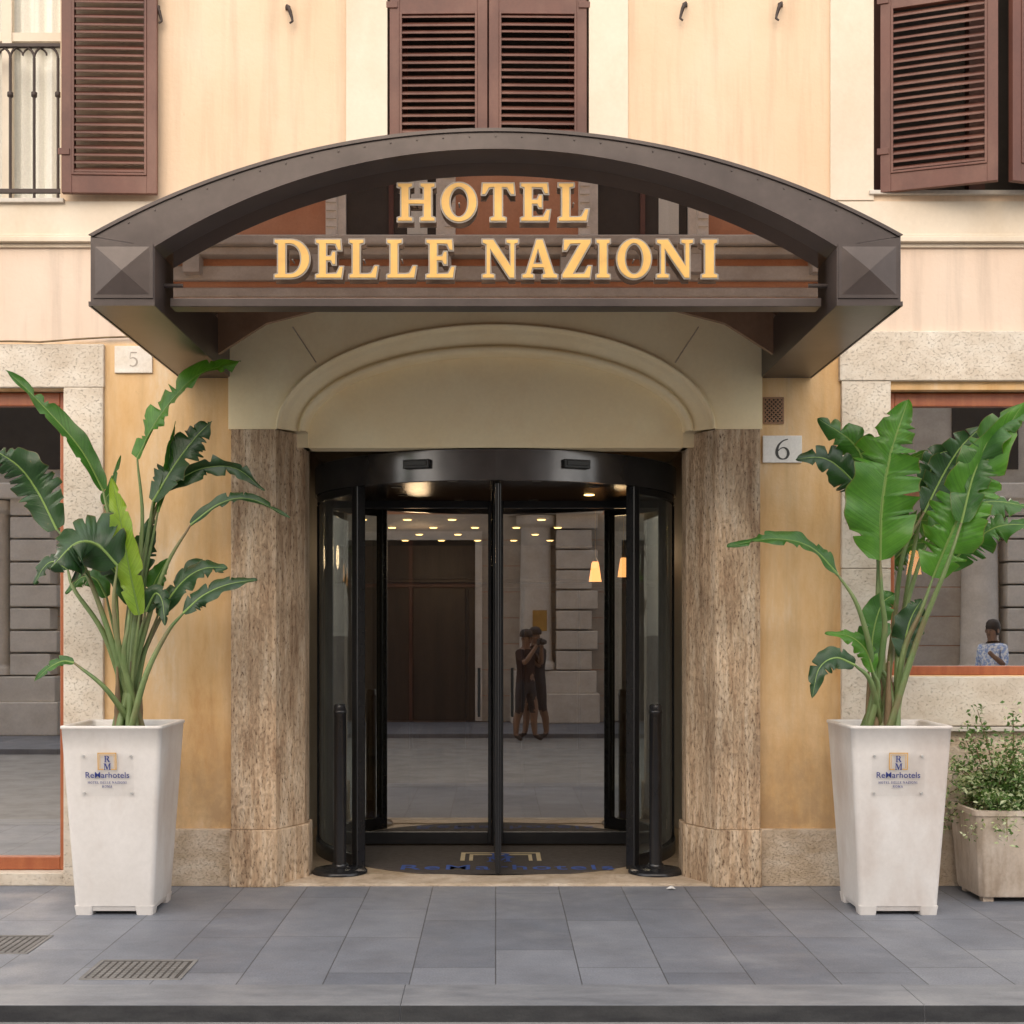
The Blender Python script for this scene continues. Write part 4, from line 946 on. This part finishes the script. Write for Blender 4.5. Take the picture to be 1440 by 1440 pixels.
for i,cx in enumerate([-4.45,-1.3,1.83,4.6]):
    mb=MB()
    for s in (-1,1):
        mb.box(cx+s*.56,cx+s*.66,-12.001,-11.88,6.422,BH-.05); mb.box(cx+s*.66,cx+s*.80,-12.001,-11.80,6.422,BH-.05)
        z=6.45
        while z<BH-.2: mb.box(cx+s*.67,cx+s*.79,-11.80,-11.77,z,z+.06); z+=.1
    mb.build('window_surround','stone2',ob)
    mb=MB(); mb.box(cx-.555,cx+.555,-12.001,-11.95,6.422,BH-.03,0); mb.box(cx-.03,cx+.03,-11.95,-11.92,6.43,BH-.05,1)
    mb.box(cx-.5,cx+.5,-11.949,-11.925,7.2,7.25,1)
    mb.box(cx+.2,cx+.45,-11.948,-11.93,6.5,BH-.1,2)
    mb.build('window',['dark','shutter','curtain'],ob)
for cx in (-7.0,-4.45,-1.3,1.83,4.6,7.4):
    MB().box(cx-.5,cx+.5,-11.968,-11.94,4.0,5.1).build('window','dark',ob)
for cx in (-7.25,-3.6,1.0,5.0,7.6):
    mb=MB(); z=.9; k=0
    mb.box(cx-.75,cx+.75,-12.001,-11.55,0,.5); mb.box(cx-.70,cx+.70,-12.001,-11.6,.5,.88)
    while z<3.4:
        mb.box(cx+.02,cx+.62+(.10 if k%2 else 0),-12.001,-11.62,z,z+.315); z+=.34; k+=1
    mb.lathe(cx-.32,-11.85,[(.34,.9),(.34,1.0),(.28,1.05),(.25,3.3),(.33,3.35),(.33,3.5)],28)
    mb.box(cx-.8,cx+.8,-12.001,-11.5,3.52,3.75)
    mb.build('stone_pier','stone2',ob,bevel=.02)
for x0,x1 in ((-6.3,-4.6),(-2.55,-.35),(2.15,3.9)):
    f=MB().box(x0,x1,-11.984,-11.96,0.02,3.1).build('shop_opening','dark',ob)
    mb=MB(); mb.box(x0-.12,x0-.002,-11.984,-11.9,.02,3.25); mb.box(x1+.002,x1+.12,-11.984,-11.9,.02,3.25); mb.box(x0-.002,x1+.002,-11.984,-11.9,3.102,3.25); mb.build('door_frame','stone2',f)
    mb=MB(); xm=(x0+x1)/2; mb.box(xm-.03,xm+.03,-11.959,-11.93,.02,3.1); mb.box(x0,xm-.03,-11.959,-11.935,2.3,2.36); mb.box(xm+.03,x1,-11.959,-11.935,2.3,2.36); mb.build('door_mullion','shutter',f)
MB().box(.62,.86,-11.52,-11.5,1.55,1.9).build('brass_plate','brass',ob)
# ------------------------------------------------------------------ people (seen in reflections)
def person(loc,yaw,pose,shirt,legs,label,cap=True,hgt=1.0,hairm='hair'):
    V=[];E=[];Rr=[];nm={}
    def j(n_,p,r,par=None):
        nm[n_]=len(V); V.append(p);Rr.append(r)
        if par: E.append((nm[par],nm[n_]))
    j('pel',(0,0,.95),.135); j('sp',(0,0,1.12),.13,'pel'); j('ch',(0,0,1.32),.15,'sp'); j('nb',(0,0,1.45),.075,'ch'); j('nk',(0,.01,1.51),.056,'nb'); j('h0',(0,.02,1.58),.080,'nk'); j('h1',(0,.015,1.66),.090,'h0'); j('h2',(0,.01,1.72),.062,'h1')
    for s,n_ in ((-1,'l'),(1,'r')):
        el,wr,hn=pose[n_]; st=pose.get('step',0)*s
        j('s'+n_,(s*.18,0,1.41),.065,'ch'); j('e'+n_,el,.048,'s'+n_); j('w'+n_,wr,.032,'e'+n_); j('p'+n_,hn,.036,'w'+n_)
        j('k0'+n_,(s*.10,st*.15,.84),.105,'pel'); j('k'+n_,(s*.115,.03+st*.6,.50),.075,'k0'+n_); j('c'+n_,(s*.12,-.01+st*.8,.34),.062,'k'+n_); j('a'+n_,(s*.125,st,.09),.042,'c'+n_); j('t'+n_,(s*.14,.14+st,.035),.036,'a'+n_)
    for s,n_ in ((-1,'l'),(1,'r')):
        hn=Vector(pose[n_][2]); wr=Vector(pose[n_][1]); dr=(hn-wr).normalized(); sd=dr.cross(Vector((0,1,.2))).normalized()
        for q in range(4):
            b=hn+sd*(q-1.5)*.018; ln=(.045,.055,.05,.038)[q]
            a_=len(V); V+= [tuple(b),tuple(b+dr*ln*.7),tuple(b+dr*ln+Vector((0,-.0,-.02)))]; Rr+=[.009,.009,.008]; E+=[(a_,a_+1),(a_+1,a_+2)]
        a_=len(V); b=(hn+wr)/2+sd*.03; V+=[tuple(b),tuple(b+sd*.03+dr*.03)]; Rr+=[.011,.009]; E+=[(a_,a_+1)]
    me=bpy.data.meshes.new('body'); me.from_pydata(V,E,[]); o=bpy.data.objects.new('b',me); COL.objects.link(o)
    o.modifiers.new('s','SKIN'); 
    for i,r in enumerate(Rr): me.skin_vertices[0].data[i].radius=(r,r); me.skin_vertices[0].data[i].use_root=False
    me.skin_vertices[0].data[0].use_root=True
    o.modifiers.new('ss','SUBSURF').levels=2; o.modifiers['ss'].render_levels=2
    m2=eval_mesh(o); m2.name='body'
    for m in ('skin',shirt,legs,'hair'): m2.materials.append(M[m])
    for p in m2.polygons:
        c=p.center; p.use_smooth=True; k=0
        if c.z<.10: k=3
        elif .46<c.z<.97 and abs(c.x)<.24 and c.y<.13: k=2
        elif .97<=c.z<1.475 and c.y<.12: k=1
        p.material_index=k
    Mx=Matrix.Translation(loc)@Matrix.Rotation(yaw,4,'Z')@Matrix.Scale(hgt,4)
    m2.transform(Mx)
    root=thing('person',label,'person',loc)
    link('body',m2,root)
    mb=MB()
    if cap:
        mb.loops([[(r*math.cos(a)*.95,.01+r*math.sin(a),z) for a in [2*math.pi*k/20 for k in range(20)]] for r,z in ((.104,1.67),(.106,1.70),(.098,1.745),(.07,1.785),(.02,1.80))])
        mb.add([(-.07,.09,1.685),(.07,.09,1.685),(.05,.19,1.67),(-.05,.19,1.67)],[(0,1,2,3)]); mb.xf(Mx); mb.build('cap','hair',root)
    else:
        mb.loops([[(r*math.cos(a)*.95,-.012+r*math.sin(a),z) for a in [2*math.pi*k/20 for k in range(20)]] for r,z in ((.085,1.58),(.102,1.66),(.105,1.70),(.095,1.76),(.06,1.80),(.01,1.81))]); mb.xf(Mx); mb.build('hair',hairm,root)
    mb=MB(); mb.loops([[(r*math.cos(a),.10+dy+r*.8*math.sin(a),z) for a in [2*math.pi*k/8 for k in range(8)]] for r,z,dy in ((.006,1.655,0),(.014,1.62,.012),(.010,1.605,.008))])
    for s in (-1,1): mb.loops([[(s*(.088+dx),.01+.02*math.cos(a)*q,1.64+.03*math.sin(a)*q) for a in [2*math.pi*k/8 for k in range(8)]] for dx,q in ((0,1),(.014,.9))])
    for s in (-1,1): mb.loops([[(s*.032+.010*math.cos(a)*q,.098+dy,1.652+.005*math.sin(a)*q) for a in [2*math.pi*k/8 for k in range(8)]] for dy,q in ((0,1),(.006,.6))],1)
    mb.loops([[(.022*math.cos(a)*q,.092+dy,1.585+.006*math.sin(a)*q) for a in [2*math.pi*k/8 for k in range(8)]] for dy,q in ((0,1),(.008,.6))],2)
    mb.xf(Mx); mb.build('face_features',['skin','hair','tshirt'],root)
    return Mx
up={'l':((-.22,.14,1.24),(-.09,.25,1.48),(-.07,.28,1.55)),'r':((.22,.16,1.24),(.09,.25,1.48),(.07,.28,1.55)),'step':.10}
rel={'l':((-.24,-.03,1.12),(-.24,.05,.87),(-.24,.07,.80)),'r':((.24,.08,1.16),(.16,.26,1.30),(.12,.30,1.36)),'step':-.12}
Mx=person((.44,-8.75,-.068),-.9,up,'tshirt','shorts','person in dark shirt, shorts and cap raising a camera, mirrored in the right door leaf',True,.92)
mb=MB(); mb.box(-.065,.065,.27,.33,1.545,1.635); mb.box(-.025,.025,.28,.32,1.636,1.655); mb.loops([[(r*math.cos(a),y,1.59+r*math.sin(a)) for a in [2*math.pi*k/20 for k in range(20)]] for r,y in ((.034,.331),(.036,.38),(.032,.40))])
mb.xf(Mx); o=mb.build('camera_device','blackm',bevel=.004); tag(o,'black camera raised to the face by the person mirrored in the door','camera')
person((.60,-9.12,-.068),.9,rel,'shorts','shorts','second person in dark clothes standing behind the one with the camera',True,.94)
person((6.62,-9.5,0),.9,rel,'blueshirt','shorts','person in a blue and white shirt mirrored at the lower right of the right window',False,.95)
